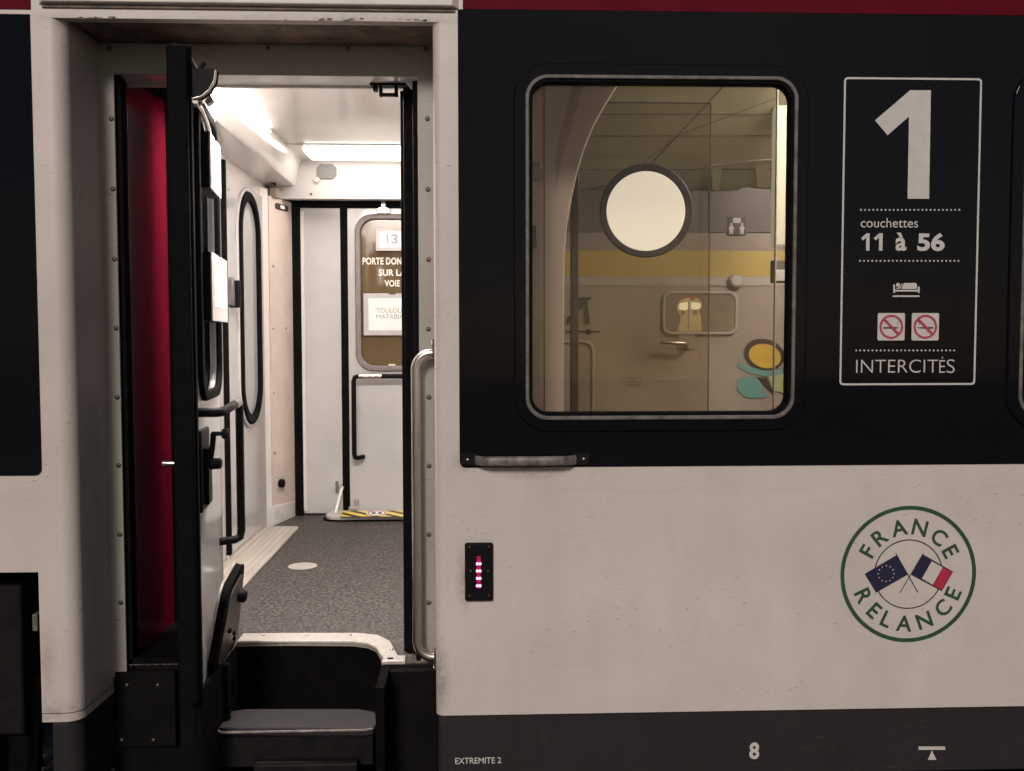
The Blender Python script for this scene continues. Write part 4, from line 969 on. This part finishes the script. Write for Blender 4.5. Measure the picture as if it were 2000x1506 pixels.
for g_ in ([onepx(1681.5, 455.8, 1698.5, 489.7)], [onepx(1706, 455.8, 1724, 489.7)], [fitpx('à', 1749, 454.5, 1770.5, 490, .028)], [fitpx('56', 1791.5, 455, 1845, 490.5, .035)]): flat('berth_number', g_, T0-.0004, M['marking'], cp)
flat('train_type', [fitpx('INTERCIT', 1672, 702.5, 1832, 728, -.012), fitpx('É', 1834.5, 696.5, 1846, 728, -.012), fitpx('S', 1849, 702, 1864.5, 728.5, -.012)], T0-.0004, M['marking'], cp)
bed = [[(1744.5, 556), (1748, 556), (1748, 566), (1792.5, 566), (1792.5, 560), (1796, 560), (1796, 572), (1792.5, 572), (1792.5, 569.5), (1748, 569.5), (1748, 572), (1744.5, 572)],
       [(1765, 553), (1788, 552.5), (1791, 555), (1791, 562.5), (1789, 564.5), (1760.5, 564.5), (1763, 558)], [(1743.5, 577), (1796, 577), (1796, 580), (1743.5, 580)],
       [(1754+4*math.cos(t), 556.5+4*math.sin(t)) for t in [k*math.pi/8 for k in range(16)]], [(1750, 562.5), (1757, 561.5), (1761, 554), (1763, 553), (1759, 563), (1752, 564.5)]]
flat('bed_symbol', [(pts(l, T0), [list(range(len(l)))]) for l in bed], T0-.0004, M['marking'], cp)
for a, kind in ((1714, 0), (1780.5, 1)):
    q = prect(a, 611.5, a+53, 665, T0)
    plate('no_smoking_tile' if not kind else 'no_vaping_tile', [rr(*q, .005)], T0-.0006, T0+.0004, M['marking'], cp)
    c_ = at(a+26.5, 638.3, T0)
    ring = plate('ban_ring', [circ(c_.x, c_.z, .0395, 40), circ(c_.x, c_.z, .0325, 40)], T0-.0018, T0-.0012, M['banred'], cp)
    bar = [(c_.x-.028, c_.z+.022), (c_.x-.022, c_.z+.028), (c_.x+.028, c_.z-.022), (c_.x+.022, c_.z-.028)]
    plate('ban_bar', [bar], T0-.0026, T0-.0020, M['banred'], cp)
    s = -1 if kind else 1
    cg = [rect(c_.x-.027*s if s > 0 else c_.x-.010, c_.x+.019 if s > 0 else c_.x+.027, c_.z-.0065, c_.z-.0005)]
    if kind: cg.append([(c_.x-.028, c_.z-.004), (c_.x-.011, c_.z-.0065), (c_.x-.011, c_.z-.0005), (c_.x-.028, c_.z-.0025)])
    else: cg.append(rect(c_.x+.0205, c_.x+.024, c_.z-.0065, c_.z-.0005))
    sm_ = [(c_.x+s*x, c_.z+z) for x, z in ((.018, .006), (.021, .009), (.019, .012), (.023, .015), (.026, .018))]
    cg.append(strokeband(sm_, .0018))
    flat('cigarette', [(l, [list(range(len(l)))]) for l in cg], T0-.0010, M['thin'], cp)

# ------------------------------------------------------------------ round emblem on the white side
T1 = -.0012
ec = at(1774.3, 1121.5, T1); PXM = 1/600.0*1.0
sc_ = abs(at(1906.7, 1121.5, T1).x-at(1642, 1121.5, T1).x)/(132.4*2)
em = thing('round_emblem', (ec.x, T1, ec.z-132*sc_), 'round green-ringed emblem with two crossed flags on the white side under the class sign', 'emblem')
plate('outer_ring', [circ(ec.x, ec.z, 132.4*sc_, 96), circ(ec.x, ec.z, 125*sc_, 96)], T1-.0005, T1+.0005, M['green'], em)
plate('inner_ring', [circ(ec.x, ec.z, 67.5*sc_, 72), circ(ec.x, ec.z, 65.3*sc_, 72)], T1-.0004, T1+.0004, M['thin'], em)
def glyph(ch, ang_deg, rad_px, cap_px, top):
    v, f = text_raw(ch, .018); xs = [a for a, b_ in v]; zs = [b_ for a, b_ in v]
    k = cap_px*sc_/.73; mx = (min(xs)+max(xs))/2; mz = (min(zs)+max(zs))/2
    k = cap_px*sc_/(max(zs)-min(zs))
    a = R(ang_deg); rot = -a if top else a
    cx = ec.x+rad_px*sc_*math.sin(a); cz = ec.z+(rad_px if top else -rad_px)*sc_*math.cos(a)
    return [(cx+((x-mx)*k*math.cos(rot)-(z-mz)*k*math.sin(rot)), cz+((x-mx)*k*math.sin(rot)+(z-mz)*k*math.cos(rot))) for x, z in v], f
flat('lettering', [glyph(ch, a, 92, 31, True) for ch, a in zip('FRANCE', (-60.5, -38.5, -12.5, 13, 39.5, 62))], T1-.0004, M['green'], em)
flat('lettering', [glyph(ch, a, 96, 31, False) for ch, a in zip('RELANCE', (-64.5, -43, -25, -4, 20, 46, 66.5))], T1-.0004, M['green'], em)
def e(x, y): return (ec.x+(x-820)/4.7056*sc_, ec.z-(y-760)/4.7056*sc_)
eu = plate('blue_flag', [[e(418, 752), e(710, 582), e(808, 765), e(525, 925)]], T1-.0012, T1-.0006, M['navy'], em)
mb = MB()
for k in range(12):
    a = 2*math.pi*k/12; st_ = [e(613+72*math.cos(a)+r__*math.cos(math.pi*j/5-math.pi/2), 752+72*math.sin(a)+r__*math.sin(math.pi*j/5-math.pi/2)) for j in range(10) for r__ in [(9 if j % 2 == 0 else 4)]]
    mb.add([(x, T1-.0016, z) for x, z in st_], [list(range(10))])
mb.build('flag_stars', M['marking'], em)
fq = plate('tricolour_flag', [[e(950, 580), e(1230, 742), e(1130, 917), e(845, 765)]], T1-.0010, T1-.0005, M['navy'], em)
plate('white_stripe', [[e(1030, 643), e(1132, 700), e(1043, 858), e(943, 800)]], T1-.0016, T1-.0012, M['white'], em)
plate('red_stripe', [[e(1136, 702), e(1222, 747), e(1128, 908), e(1047, 860)]], T1-.0016, T1-.0012, M['flagred'], em)
plate('flag_pole', [strokeband([e(698, 568), e(908, 925)], .0022)], T1-.0024, T1-.0018, M['navy'], em)
plate('flag_pole', [strokeband([e(951, 566), e(742, 928)], .0022)], T1-.0030, T1-.0026, M['navy'], em)
